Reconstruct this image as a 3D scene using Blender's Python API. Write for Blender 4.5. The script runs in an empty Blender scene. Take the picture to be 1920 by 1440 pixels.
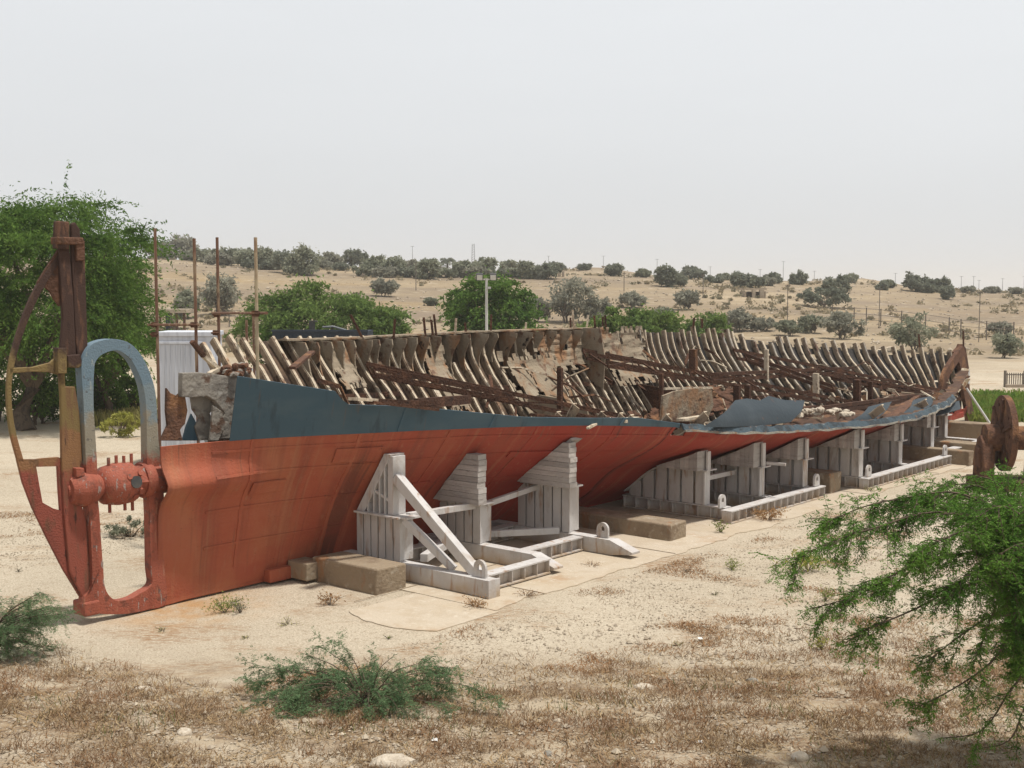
import bpy, math, random
import numpy as np
from mathutils import Vector, Matrix, noise as mnoise

random.seed(7)
RNG = np.random.default_rng(11)
SC = bpy.context.scene
COL = SC.collection

# ---------------------------------------------------------------- camera model
F, CX, CY, EYE = 2300.0, 960.0, 720.0, 5.0
TH = math.atan(180 / F)
FW = np.array([0, math.cos(TH), -math.sin(TH)])
UP = np.array([0, math.sin(TH), math.cos(TH)])
CAM = np.array([0, 0, EYE])


def ray(x, y):
    return np.array([(x - CX) / F, 0, 0]) - UP * (y - CY) / F + FW


def on_z(x, y, z=0.0):
    d = ray(x, y)
    return CAM + d * ((z - EYE) / d[2])


def at(x, y, dist):
    d = ray(x, y)
    return CAM + d * (dist / d[1])


# ---------------------------------------------------------------- ship frame
ANG = math.atan(1940 / F * math.cos(TH))
U = np.array([math.sin(ANG), math.cos(ANG), 0])
V = np.array([math.cos(ANG), -math.sin(ANG), 0])
ORG = on_z(205, 1158, 0)
HEAD = math.atan2(U[1], U[0])


def W(s, t, z):
    return ORG + U * s + V * t + np.array([0, 0, z])


def on_t(x, y, t):
    d = ray(x, y)
    k = ((ORG + V * t - CAM) @ V) / (d @ V)
    return CAM + d * k


def st(x, y, t):
    p = on_t(x, y, t) - ORG
    return float(p @ U), float(p[2])


# ---------------------------------------------------------------- terrain
def sstep(a, b, x):
    if a > b:
        return 1 - sstep(b, a, x)
    t = min(1, max(0, (x - a) / (b - a)))
    return t * t * (3 - 2 * t)


RPX = [-3000, 0, 250, 600, 900, 1300, 1600, 1900, 2300, 4000]
RPY = [484, 486, 491, 503, 511, 522, 531, 549, 552, 552]


def hgt(x, y):
    z = 0.0
    r = math.hypot(x, y)
    if y < 17:
        z += 0.30 * sstep(16.6, 12.5, y) + 2.9 * sstep(11.5, 2.0, y)
    if y > 60:
        px = CX + F * x / y
        ridge = EYE + (540 - np.interp(px, RPX, RPY)) / F * 240
        f = 0.55 * sstep(62, 240, y) + 0.45 * sstep(95, 190, y)
        n = mnoise.noise(Vector((x * .03, y * .03, 0))) * .8 + mnoise.noise(Vector((x * .09, y * .09, 3))) * .35
        z += ridge * f + n * sstep(75, 130, y) * (1 - .6 * sstep(215, 240, y))
        z += (1.5 * math.exp(-((px - 1120) / 85) ** 2) + 1.0 * math.exp(-((px - 1610) / 60) ** 2)) * sstep(205, 232, y) * (1 - sstep(240, 262, y))
        z -= (ridge + 14) * sstep(255, 2500, y)
    if y < 80:
        q_ = np.array([x, y, 0]) - ORG
        s_, t_ = q_ @ U, q_ @ V
        k = 1 - sstep(-1.5, 1.0, s_) * sstep(6.2, 4.6, t_) * sstep(-6, -4, t_)
        z += k * 0.05 * mnoise.noise(Vector((x * .5, y * .5, 0))) + k * .025 * mnoise.noise(Vector((x * 1.7, y * 1.7, 5)))
        # flat pad under the ship
    return z


def hit(px, py, y0=8.0, y1=420.0):
    d = ray(px, py)
    y = y0
    while y < y1:
        p = CAM + d * (y / d[1])
        if p[2] <= hgt(p[0], p[1]):
            return p
        y *= 1.006
    p = CAM + d * (235 / d[1])
    p[2] = hgt(p[0], p[1])
    return p


# ---------------------------------------------------------------- materials
def nt(name):
    m = bpy.data.materials.new(name)
    m.use_nodes = True
    t = m.node_tree
    for n in list(t.nodes):
        t.nodes.remove(n)
    return m, t


def N(t, typ, **kw):
    n = t.nodes.new(typ)
    for k, v in kw.items():
        if k == 'inp':
            for a, b in v.items():
                n.inputs[a].default_value = b
        else:
            setattr(n, k, v)
    return n


def rgba(c):
    return (c[0], c[1], c[2], 1.0)


def noise_fac(t, vec, scale3, lo, hi, detail=4.0, off=0.0, rough=.6):
    mul = N(t, 'ShaderNodeVectorMath', operation='MULTIPLY_ADD')
    t.links.new(vec, mul.inputs[0])
    mul.inputs[1].default_value = scale3
    mul.inputs[2].default_value = (off, off * 1.7, off * .6)
    nz = N(t, 'ShaderNodeTexNoise', inp={'Scale': 1.0, 'Detail': detail, 'Roughness': rough})
    t.links.new(mul.outputs[0], nz.inputs['Vector'])
    mr = N(t, 'ShaderNodeMapRange', inp={'From Min': lo, 'From Max': hi})
    t.links.new(nz.outputs['Fac'], mr.inputs['Value'])
    return mr.outputs['Result']


def mixc(t, fac, a, b, strength=1.0):
    mx = N(t, 'ShaderNodeMix', data_type='RGBA')
    if strength != 1.0:
        m = N(t, 'ShaderNodeMath', operation='MULTIPLY')
        t.links.new(fac, m.inputs[0])
        m.inputs[1].default_value = strength
        fac = m.outputs[0]
    t.links.new(fac, mx.inputs['Factor'])
    for sock, val in ((mx.inputs[6], a), (mx.inputs[7], b)):
        if isinstance(val, tuple):
            sock.default_value = rgba(val)
        else:
            t.links.new(val, sock)
    return mx.outputs[2]


def layered(name, base, layers, rough=.85, bump=(0, 20), coord='Object', spec=.3, metal=0.0):
    """base colour, then layers: ('n', colour, scale3, lo, hi, strength[, detail]) noise patches,
    ('z', colour, z0, z1, wobble) paint that changes with height along the thing,
    ('s', colour, s0, s1, wobble) the same along its length"""
    m, t = nt(name)
    out = N(t, 'ShaderNodeOutputMaterial')
    b = N(t, 'ShaderNodeBsdfPrincipled', inp={'Roughness': rough, 'Metallic': metal})
    b.inputs['Specular IOR Level'].default_value = spec
    tc = N(t, 'ShaderNodeTexCoord')
    vec = tc.outputs['Object']
    if coord == 'World':
        vec = N(t, 'ShaderNodeNewGeometry').outputs['Position']
    c = base
    for i, L in enumerate(layers):
        if L[0] == 'n':
            fac = noise_fac(t, vec, L[2], L[3], L[4], L[6] if len(L) > 6 else 4.0, off=i * 3.7 + len(name))
            c = mixc(t, fac, c, L[1], L[5])
        elif L[0] in 'zs':
            sp = N(t, 'ShaderNodeSeparateXYZ')
            t.links.new(vec, sp.inputs[0])
            fz = noise_fac(t, vec, (2.2, 2.2, 2.2), 0, 1, 6.0, off=i * 5.1)
            ma = N(t, 'ShaderNodeMath', operation='MULTIPLY_ADD')
            t.links.new(fz, ma.inputs[0])
            ma.inputs[1].default_value = L[4]
            t.links.new(sp.outputs['Z' if L[0] == 'z' else 'X'], ma.inputs[2])
            mr = N(t, 'ShaderNodeMapRange', inp={'From Min': L[2] + L[4] * .5, 'From Max': L[3] + L[4] * .5})
            t.links.new(ma.outputs[0], mr.inputs['Value'])
            c = mixc(t, mr.outputs['Result'], c, L[1])
    if isinstance(c, tuple):
        b.inputs['Base Color'].default_value = rgba(c)
    else:
        t.links.new(c, b.inputs['Base Color'])
    if bump[0]:
        nz = N(t, 'ShaderNodeTexNoise', inp={'Scale': bump[1], 'Detail': 5.0})
        t.links.new(vec, nz.inputs['Vector'])
        bp = N(t, 'ShaderNodeBump', inp={'Strength': bump[0], 'Distance': .05})
        t.links.new(nz.outputs['Fac'], bp.inputs['Height'])
        t.links.new(bp.outputs[0], b.inputs['Normal'])
    t.links.new(b.outputs[0], out.inputs[0])
    return m


def leafmat(name, c1, c2, c3=None, clump=1.5, trans=.4):
    m, t = nt(name)
    out = N(t, 'ShaderNodeOutputMaterial')
    g = N(t, 'ShaderNodeNewGeometry')
    c = mixc(t, g.outputs['Random Per Island'], c1, c2)
    if c3:
        c = mixc(t, noise_fac(t, g.outputs['Position'], (clump,) * 3, .45, .62, 2.0, off=2.0), c, c3, .75)
    d = N(t, 'ShaderNodeBsdfDiffuse')
    tr = N(t, 'ShaderNodeBsdfTranslucent')
    t.links.new(c, d.inputs[0])
    t.links.new(c, tr.inputs[0])
    mx = N(t, 'ShaderNodeMixShader', inp={0: trans})
    t.links.new(d.outputs[0], mx.inputs[1])
    t.links.new(tr.outputs[0], mx.inputs[2])
    t.links.new(mx.outputs[0], out.inputs[0])
    return m


RUST_D, RUST_M, RUST_O = (.055, .03, .02), (.12, .06, .038), (.26, .13, .06)
CREAM = (.42, .34, .24)
M = {}
M['red'] = layered('red_hull_paint', (.34, .09, .047), [
    ('n', (.37, .135, .068), (1.0, 1.0, .4), .44, .64, .8),
    ('s', (.275, .038, .025), 2.4, 8.0, 3.0),
    ('n', (.19, .055, .034), (4, .3, .25), .50, .66, .5),
    ('n', (.06, .034, .028), (2.6, .1, .10), .60, .65, .55, 3.0),
    ('n', (.36, .17, .09), (6, .2, .2), .58, .66, .35),
    ('n', (.15, .07, .042), (13, .4, .5), .60, .70, .6),
    ('n', (.29, .055, .034), (.8, .8, 1.3), .54, .66, .4),
    ('n', (.36, .17, .095), (9, 9, 1.1), .60, .75, .45),
    ('n', (.10, .05, .035), (16, 16, 12), .66, .74, .8)], rough=.72, bump=(.2, 26))
M['inner'] = layered('corroded_inside', (.085, .048, .033), [
    ('n', RUST_O, (1.5, 1.5, 1.5), .5, .7, .8), ('n', (.28, .22, .15), (2.2, 2.2, 3), .58, .72, .5),
    ('n', RUST_D, (3, 3, 3), .5, .65, .8)], rough=.95, bump=(.5, 14))
M['blue'] = layered('blue_grey_paint', (.046, .088, .118), [
    ('n', (.065, .105, .130), (.8, .8, 2), .45, .6, .7),
    ('n', (.03, .05, .065), (4, 4, 1.0), .56, .68, .7), ('n', (.12, .085, .065), (7, 1, .6), .64, .72, .5),
    ('n', (.10, .125, .135), (9, 9, 9), .68, .76, .4)], rough=.6, bump=(.1, 5))
M['rib'] = layered('flaked_cream_rib', (.50, .42, .315), [
    ('n', (.58, .50, .39), (4, 4, 2), .5, .62, .7),
    ('n', RUST_O, (3, 3, 1.5), .56, .68, .7), ('n', RUST_M, (5, 5, 2.5), .57, .66, .85),
    ('n', RUST_D, (8, 8, 5), .63, .72, .8)], rough=.95, bump=(.6, 18))
M['ribf'] = layered('grey_flaked_rib', (.40, .35, .28), [
    ('n', (.22, .21, .2), (2, 2, 1), .5, .64, .8),
    ('n', RUST_M, (4, 4, 2), .50, .62, .9), ('n', RUST_D, (8, 8, 5), .58, .7, .8)], rough=.95, bump=(.6, 18))
M['rust'] = layered('dark_rust', (.075, .036, .022), [
    ('n', (.15, .07, .04), (3, 3, 3), .5, .68, .8), ('n', (.03, .02, .017), (6, 6, 6), .55, .7, .8)],
    rough=.95, bump=(.7, 22))
M['rustb'] = layered('brown_rust', RUST_M, [
    ('n', RUST_O, (2.5, 2.5, 1.5), .5, .66, .8), ('n', RUST_D, (5, 5, 5), .5, .66, .8)], rough=.95, bump=(.7, 22))
M['tan'] = layered('stained_plate', (.26, .21, .15), [
    ('n', (.33, .275, .205), (1.4, 1.4, 1.4), .5, .62, .7), ('n', RUST_O, (1.8, 1.8, 1), .52, .64, .8),
    ('n', RUST_M, (4, 4, 4), .56, .66, .8), ('n', (.03, .02, .015), (2.2, 2.2, 2.2), .66, .69, 1)],
    rough=.95, bump=(.5, 14))
M['farskin'] = layered('far_side_plating', (.11, .072, .047), [
    ('n', (.20, .13, .08), (1.2, 1.2, 1.2), .50, .64, .8), ('n', (.05, .032, .024), (3, 3, 3), .5, .64, .9),
    ('s', (.052, .048, .046), 15.0, 21.0, 2.0), ('n', (.05, .035, .025), (4, 4, 2), .52, .64, .8)],
    rough=.95, bump=(.5, 14))
M['frame'] = layered('stern_frame_paint', (.30, .085, .052), [
    ('n', (.22, .06, .037), (5, 5, 1), .5, .62, .7),
    ('n', (.12, .048, .033), (7, 7, 6), .54, .64, .65), ('n', (.34, .15, .09), (14, 14, 4), .60, .66, .6),
    ('z', (.24, .215, .165), 2.40, 2.50, .8), ('z', (.17, .215, .235), 3.0, 3.12, 1.1),
    ('z', (.135, .195, .24), 3.5, 3.6, .8),
    ('n', (.30, .32, .30), (16, 16, 4), .63, .66, .6), ('n', (.08, .075, .07), (9, 9, 9), .63, .68, .6)],
    rough=.75, bump=(.3, 34))
M['rudder'] = layered('rudder_paint', (.24, .064, .043), [
    ('n', (.18, .05, .034), (3, 3, 1), .5, .62, .7),
    ('z', (.24, .12, .055), 2.35, 2.5, .9), ('z', (.19, .135, .055), 2.85, 2.95, 1.0),
    ('z', (.055, .031, .024), 4.0, 4.2, 1.2),
    ('n', (.10, .06, .035), (6, 6, 2), .54, .64, .6),
    ('n', (.04, .022, .016), (7, 7, 2), .62, .68, .8)], rough=.85, bump=(.4, 34))
M['stock'] = layered('rusty_rudder_stock', (.25, .07, .046), [
    ('z', (.23, .12, .055), 2.2, 2.35, 1.0), ('z', (.18, .125, .05), 2.95, 3.05, 1.0), ('z', (.055, .031, .024), 3.75, 3.9, 1.2),
    ('n', (.15, .075, .045), (7, 7, 1.5), .52, .62, .7), ('n', (.035, .02, .016), (9, 9, 3), .60, .68, .8)],
    rough=.9, bump=(.25, 40))
M['greyc'] = layered('weathered_grey_plate', (.24, .22, .19), [
    ('n', (.14, .125, .11), (3, 3, 6), .48, .62, .8), ('n', (.10, .055, .035), (3, 3, 3), .56, .64, .9),
    ('n', (.34, .33, .30), (8, 8, 8), .6, .7, .5)], rough=.95, bump=(.6, 12))
M['white'] = layered('white_cradle_paint', (.40, .31, .22), [
    ('z', (.52, .50, .485), .02, .22, .4),
    ('n', (.42, .395, .38), (2, 2, 1), .48, .64, .8), ('n', (.42, .36, .30), (9, 9, 1.6), .6, .72, .6),
    ('n', (.30, .17, .09), (6, 6, 1.0), .58, .68, .7), ('n', (.33, .27, .21), (2.5, 2.5, 1.2), .58, .68, .5)], rough=.75, bump=(.2, 24))
M['whitew'] = layered('white_painted_timber', (.43, .40, .375), [
    ('n', (.33, .30, .28), (1.4, 1.4, 14), .48, .62, .8), ('n', (.22, .19, .165), (6, 6, 20), .62, .72, .7)],
    rough=.85, bump=(.4, 16))
def island_tint(mat, lo=.72, hi=1.12):
    t = mat.node_tree
    b = next(n for n in t.nodes if n.type == 'BSDF_PRINCIPLED')
    src = b.inputs['Base Color'].links[0].from_socket
    g = N(t, 'ShaderNodeNewGeometry')
    mr = N(t, 'ShaderNodeMapRange', inp={'To Min': lo, 'To Max': hi})
    t.links.new(g.outputs['Random Per Island'], mr.inputs['Value'])
    vm = N(t, 'ShaderNodeVectorMath', operation='SCALE')
    t.links.new(src, vm.inputs[0])
    t.links.new(mr.outputs['Result'], vm.inputs['Scale'])
    t.links.new(vm.outputs[0], b.inputs['Base Color'])


island_tint(M['whitew'])
M['slate'] = layered('dark_slate_paint', (.030, .042, .052), [('n', (.045, .058, .068), (1.2, 1.2, 1.2), .46, .62, .7), ('n', RUST_M, (4, 4, 4), .64, .7, .7)], rough=.7, bump=(.2, 8))
M['conc'] = layered('stained_concrete', (.27, .21, .145), [
    ('n', (.17, .12, .08), (1.5, 1.5, 1.5), .46, .62, .8), ('n', (.30, .14, .06), (2, 2, .8), .58, .68, .7),
    ('n', (.42, .37, .30), (7, 7, 7), .58, .7, .6)], rough=.95, bump=(.5, 14))
M['slab'] = layered('pale_concrete_slab', (.47, .40, .31), [
    ('n', (.42, .345, .255), (2.5, 2.5, 2.5), .5, .6, .7),
    ('n', (.44, .36, .26), (.6, .6, .6), .45, .62, .8), ('n', (.36, .23, .13), (.9, .9, .9), .58, .7, .7),
    ('n', (.57, .51, .42), (9, 9, 9), .58, .7, .6)], rough=.95, bump=(.3, 18))
M['hut'] = layered('white_sheet', (.56, .58, .63), [
    ('n', (.44, .455, .50), (7, 7, .35), .48, .62, .8), ('n', (.40, .38, .37), (20, 20, 3), .66, .74, .5)], rough=.7)
M['pole'] = layered('rusty_tube', (.16, .085, .055), [
    ('n', (.30, .22, .14), (8, 8, 1.2), .52, .62, .8), ('n', (.07, .04, .03), (8, 8, 3), .6, .7, .7)], rough=.85)
M['polec'] = layered('pale_rusty_tube', (.40, .33, .22), [('n', (.22, .13, .08), (6, 6, 1.5), .5, .62, .8)], rough=.85)
M['navy'] = layered('dark_blue_steel', (.018, .028, .045), [('n', (.035, .045, .06), (2, 2, 2), .5, .65, .7)], rough=.6)
M['greyp'] = layered('grey_concrete_pipe', (.22, .23, .24), [('n', (.15, .155, .165), (2, 2, 2), .48, .62, .8)], rough=.9, bump=(.3, 10))
M['bark'] = layered('bark', (.11, .08, .055), [('n', (.06, .045, .032), (12, 12, 3), .5, .62, .9)], rough=.95, bump=(.5, 20))
M['barkg'] = layered('grey_bark', (.14, .115, .09), [('n', (.07, .055, .045), (12, 12, 3), .5, .62, .9)], rough=.95)
M['metalw'] = layered('pale_metal_pole', (.52, .52, .50), [('n', (.40, .40, .38), (8, 8, 2), .5, .65, .7)], rough=.6)
M['dark'] = layered('dark_metal', (.05, .05, .05), [('n', (.09, .08, .07), (5, 5, 5), .5, .65, .7)], rough=.7)
M['farpole'] = layered('weathered_pole', (.14, .12, .10), [('n', (.2, .17, .14), (5, 5, 1), .5, .65, .7)], rough=.85)
M['mast'] = layered('grey_mast', (.30, .31, .33), [('n', (.38, .39, .40), (3, 3, 1), .5, .65, .7)], rough=.8)
M['stone'] = layered('pale_stone', (.50, .43, .34), [('n', (.36, .30, .23), (6, 6, 6), .46, .62, .8), ('n', (.60, .55, .47), (16, 16, 16), .55, .65, .6)], rough=.95, bump=(.6, 20))
M['stoneg'] = layered('grey_stone', (.22, .20, .17), [('n', (.32, .29, .25), (6, 6, 6), .46, .62, .8)], rough=.95, bump=(.6, 20))
M['ruin'] = layered('ruined_wall', (.40, .33, .25), [('n', (.26, .21, .16), (1, 1, 1), .46, .62, .8)], rough=.95)
M['litter'] = layered('white_litter', (.72, .72, .70), [('n', (.6, .58, .55), (9, 9, 9), .5, .6, .7)], rough=.6)

LF = {}
LF['acacia'] = leafmat('acacia_leaf', (.085, .16, .032), (.155, .245, .058), (.05, .105, .024), .9)
LF['acacia2'] = leafmat('bush_leaf', (.115, .18, .045), (.185, .255, .075), (.075, .13, .038), .7)
LF['near'] = leafmat('near_leaf', (.085, .185, .032), (.165, .29, .058), (.05, .12, .025), 2.2, .35)
LF['low'] = leafmat('bluish_leaf', (.125, .21, .105), (.20, .29, .145), (.085, .15, .07), 3.0)
LF['olive'] = leafmat('olive_leaf', (.235, .25, .175), (.33, .335, .245), (.17, .185, .13), .5)
LF['grey'] = leafmat('grey_green_leaf', (.26, .26, .20), (.36, .35, .28), (.20, .20, .16), .5)
LF['dark'] = leafmat('dark_leaf', (.185, .20, .15), (.265, .275, .21), (.135, .15, .11), .5)
LF['deep'] = leafmat('deep_green_leaf', (.03, .065, .016), (.07, .13, .03), None)
LF['yellow'] = leafmat('yellow_green_leaf', (.28, .29, .06), (.40, .38, .11), None)
LF['dry'] = leafmat('dry_stem', (.15, .092, .055), (.37, .26, .15), (.24, .135, .072), 1.2, .15)
LF['straw'] = leafmat('straw', (.26, .17, .09), (.42, .32, .19), (.22, .125, .07), 1.2, .15)
LF['grass'] = leafmat('green_grass', (.11, .20, .03), (.20, .30, .06), (.25, .27, .07), .6)
LF['drybush'] = leafmat('dry_bush', (.30, .17, .08), (.42, .27, .14), None)


# ---------------------------------------------------------------- mesh builder
class MB:
    def __init__(self):
        self.v, self.f, self.m = [], [], []

    def add(self, verts, faces, mi=0):
        n = len(self.v)
        self.v.extend([tuple(map(float, p)) for p in verts])
        self.f.extend([tuple(i + n for i in f) for f in faces])
        self.m.extend([mi] * len(faces))

    def box(self, c, size, ax=None, mi=0):
        c = np.array(c, float)
        ax = ax if ax is not None else np.eye(3)
        h = np.array(size) / 2
        vs = [c + ax[0] * sx * h[0] + ax[1] * sy * h[1] + ax[2] * sz * h[2]
              for sx in (-1, 1) for sy in (-1, 1) for sz in (-1, 1)]
        self.add(vs, [(0, 1, 3, 2), (4, 6, 7, 5), (0, 4, 5, 1), (2, 3, 7, 6), (0, 2, 6, 4), (1, 5, 7, 3)], mi)

    def bar(self, p, q, w, h, up=(0, 0, 1), mi=0):
        p, q = np.array(p, float), np.array(q, float)
        d = q - p
        L = np.linalg.norm(d)
        d = d / L
        up = np.array(up, float)
        side = np.cross(d, up)
        if np.linalg.norm(side) < 1e-4:
            side = np.cross(d, np.array([1., 0.2, 0]))
        side /= np.linalg.norm(side)
        u2 = np.cross(side, d)
        self.box((p + q) / 2, (L, w, h), np.array([d, side, u2]), mi)

    def ibeam(self, p, q, w, h, tf=.025, up=(0, 0, 1)):
        p, q, k = np.array(p, float), np.array(q, float), np.array(up, float)
        self.bar(p + k * (h / 2 - tf / 2), q + k * (h / 2 - tf / 2), w, tf, up)
        self.bar(p - k * (h / 2 - tf / 2), q - k * (h / 2 - tf / 2), w, tf, up)
        self.bar(p, q, tf, h - 2 * tf, up)
        L = np.linalg.norm(q - p)
        n = max(1, int(L / .3))
        d = (q - p) / L
        for i in range(n + 1):
            c = p + d * (.03 + (L - .06) * i / n)
            self.bar(c - k * (h / 2 - tf), c + k * (h / 2 - tf), w * .92, .016, np.cross(d, np.cross(k, d)) if False else d)

    def tube(self, pts, radii, n=6, cap=True, mi=0):
        pts = np.array(pts, float)
        if np.isscalar(radii):
            radii = [radii] * len(pts)
        rings = []
        ref = np.array([.3, .2, .93])
        for i, p in enumerate(pts):
            d = pts[min(i + 1, len(pts) - 1)] - pts[max(i - 1, 0)]
            d /= (np.linalg.norm(d) + 1e-9)
            a = np.cross(d, ref)
            if np.linalg.norm(a) < .1:
                a = np.cross(d, np.array([1., 0, 0]))
            a /= np.linalg.norm(a)
            b = np.cross(d, a)
            rings.append([p + radii[i] * (a * math.cos(2 * math.pi * k / n) + b * math.sin(2 * math.pi * k / n)) for k in range(n)])
        vs = [x for r in rings for x in r]
        fs = [(i * n + k, i * n + (k + 1) % n, (i + 1) * n + (k + 1) % n, (i + 1) * n + k)
              for i in range(len(pts) - 1) for k in range(n)]
        if cap:
            fs += [tuple(range(n))[::-1], tuple((len(pts) - 1) * n + k for k in range(n))]
        self.add(vs, fs, mi)

    def prism(self, pts, off, mi=0):
        """closed polygon (list of 3-D points) pushed along off, both ways"""
        pts = [np.array(p, float) for p in pts]
        off = np.array(off, float)
        n = len(pts)
        self.add([p + off / 2 for p in pts] + [p - off / 2 for p in pts],
                 [tuple(range(n)), tuple(range(2 * n - 1, n - 1, -1))] +
                 [(i, i + n, (i + 1) % n + n, (i + 1) % n) for i in range(n)], mi)

    def ribbon(self, A, B, off, closed=False, mi=0):
        A = [np.array(p, float) for p in A]
        B = [np.array(p, float) for p in B]
        off = np.array(off, float)
        n = len(A)
        vs = [a + off / 2 for a in A] + [b + off / 2 for b in B] + [a - off / 2 for a in A] + [b - off / 2 for b in B]
        fs = []
        for i in range(n if closed else n - 1):
            j = (i + 1) % n
            fs += [(i, j, n + j, n + i), (2 * n + i, 3 * n + i, 3 * n + j, 2 * n + j),
                   (i, 2 * n + i, 2 * n + j, j), (n + i, n + j, 3 * n + j, 3 * n + i)]
        if not closed:
            fs += [(0, n, 3 * n, 2 * n), (n - 1, 3 * n - 1, 4 * n - 1, 2 * n - 1)]
        self.add(vs, fs, mi)

    def shell(self, grid, thick, mask=None, m_out=0, m_in=1, m_rim=0):
        """grid[i][j] of points; a plate of real thickness with both skins and rims, faces dropped where mask is False"""
        G = np.array(grid, float)
        ni, nj = G.shape[:2]
        du = np.gradient(G, axis=0)
        dv = np.gradient(G, axis=1)
        nn = np.cross(du, dv)
        nn /= (np.linalg.norm(nn, axis=2, keepdims=True) + 1e-9)
        B = G + nn * thick
        vs = np.concatenate([G.reshape(-1, 3), B.reshape(-1, 3)])
        o = ni * nj
        if mask is None:
            mask = np.ones((ni - 1, nj - 1), bool)
        fo, fi, fr = [], [], []
        idx = lambda i, j: i * nj + j
        for i in range(ni - 1):
            for j in range(nj - 1):
                if not mask[i, j]:
                    continue
                a, b, c, d = idx(i, j), idx(i + 1, j), idx(i + 1, j + 1), idx(i, j + 1)
                fo.append((a, d, c, b))
                fi.append((a + o, b + o, c + o, d + o))
                for (di, dj, e0, e1) in ((-1, 0, a, d), (1, 0, b, c), (0, -1, a, b), (0, 1, d, c)):
                    x, y = i + di, j + dj
                    if x < 0 or y < 0 or x >= ni - 1 or y >= nj - 1 or not mask[x, y]:
                        fr.append((e0, e1, e1 + o, e0 + o))
        self.add(vs, [], 0)
        base = len(self.v) - len(vs)
        for fl, mi in ((fo, m_out), (fi, m_in), (fr, m_rim)):
            self.f.extend([tuple(q + base for q in f) for f in fl])
            self.m.extend([mi] * len(fl))

    def rock(self, c, r, seed=0, squash=.6, sub=2):
        import bmesh
        bm = bmesh.new()
        bmesh.ops.create_icosphere(bm, subdivisions=sub, radius=1)
        vs = []
        rr = np.array([1 + .3 * math.sin(seed * 7.1), 1 + .3 * math.cos(seed * 3.3), squash]) * r
        for v in bm.verts:
            k = 1 + .35 * mnoise.noise(v.co * 1.3 + Vector((seed * 9.1, seed, 0))) + .15 * mnoise.noise(v.co * 3 + Vector((seed, 4, 0)))
            vs.append(np.array(c) + np.array(v.co) * rr * k)
        fs = [tuple(v.index for v in f.verts) for f in bm.faces]
        bm.free()
        self.add(vs, fs)

    def build(self, name, mats, parent=None, loc=None, smooth=None, bevel=0):
        me = bpy.data.meshes.new(name)
        vs = np.array(self.v, float)
        root = parent
        while root is not None and root.parent is not None:
            root = root.parent
        if root is not None:
            Mi = (Matrix.Translation(root.location) @ Matrix.Rotation(root.rotation_euler.z, 4, 'Z')).inverted()
            R = np.array(Mi)
            vs = vs @ R[:3, :3].T + R[:3, 3]
        elif loc is not None:
            vs = vs - np.array(loc)
        me.from_pydata(vs.tolist(), [], self.f)
        mats = mats if isinstance(mats, (list, tuple)) else [mats]
        for m in mats:
            me.materials.append(m)
        if len(mats) > 1:
            me.polygons.foreach_set('material_index', self.m)
        o = bpy.data.objects.new(name, me)
        COL.objects.link(o)
        if parent is not None:
            o.parent = parent
        elif loc is not None:
            o.location = tuple(float(x) for x in loc)
        if bevel:
            b = o.modifiers.new('bevel', 'BEVEL')
            b.width = bevel
            b.segments = 2
            b.limit_method = 'ANGLE'
        if smooth:
            me.polygons.foreach_set('use_smooth', [True] * len(me.polygons))
            try:
                me.set_sharp_from_angle(angle=math.radians(smooth))
            except Exception:
                pass
        me.update()
        return o


def tag(o, label=None, cat=None, group=None, kind=None):
    if label:
        o['label'] = label
    if cat:
        o['category'] = cat
    if group:
        o['group'] = group
    if kind:
        o['kind'] = kind
    return o


def empty(name, loc, rz=0.0):
    o = bpy.data.objects.new(name, None)
    COL.objects.link(o)
    o.location = tuple(float(x) for x in loc)
    o.rotation_euler = (0, 0, rz)
    o.empty_display_size = .3
    return o


def quads_mesh(name, verts, mat, parent=None, loc=None, per=4):
    """fast build: verts (n,per,3)"""
    vs = np.asarray(verts, float).reshape(-1, 3)
    n = len(vs) // per
    if parent is not None:
        root = parent
        while root.parent is not None:
            root = root.parent
        R = np.array((Matrix.Translation(root.location) @ Matrix.Rotation(root.rotation_euler.z, 4, 'Z')).inverted())
        vs = vs @ R[:3, :3].T + R[:3, 3]
    elif loc is not None:
        vs = vs - np.array(loc)
    me = bpy.data.meshes.new(name)
    me.vertices.add(len(vs))
    me.vertices.foreach_set('co', vs.astype(np.float32).ravel())
    me.loops.add(len(vs))
    me.loops.foreach_set('vertex_index', np.arange(len(vs), dtype=np.int32))
    me.polygons.add(n)
    me.polygons.foreach_set('loop_start', np.arange(0, len(vs), per, dtype=np.int32))
    me.materials.append(mat)
    me.update(calc_edges=True)
    o = bpy.data.objects.new(name, me)
    COL.objects.link(o)
    if parent is not None:
        o.parent = parent
    elif loc is not None:
        o.location = tuple(float(x) for x in loc)
    return o


def unit(a):
    return a / (np.linalg.norm(a, axis=-1, keepdims=True) + 1e-9)


def leaf_quads(c, d, L, w, rng):
    """rhombic leaves: centres c, directions d"""
    n = len(c)
    d = unit(d)
    s = unit(np.cross(d, unit(rng.normal(size=(n, 3)))))
    L = (L * rng.uniform(.7, 1.3, n))[:, None]
    w = (w * rng.uniform(.7, 1.3, n))[:, None]
    return np.stack([c - d * L / 2, c + s * w / 2, c + d * L / 2, c - s * w / 2], 1)
SUNP, SUNA, SKYS, VEIL, VEILF, HAZE, EXPO = 4.0, 3.0, .1, (10.1, 10.45, 10.8), .66, .00045, .07
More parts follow.
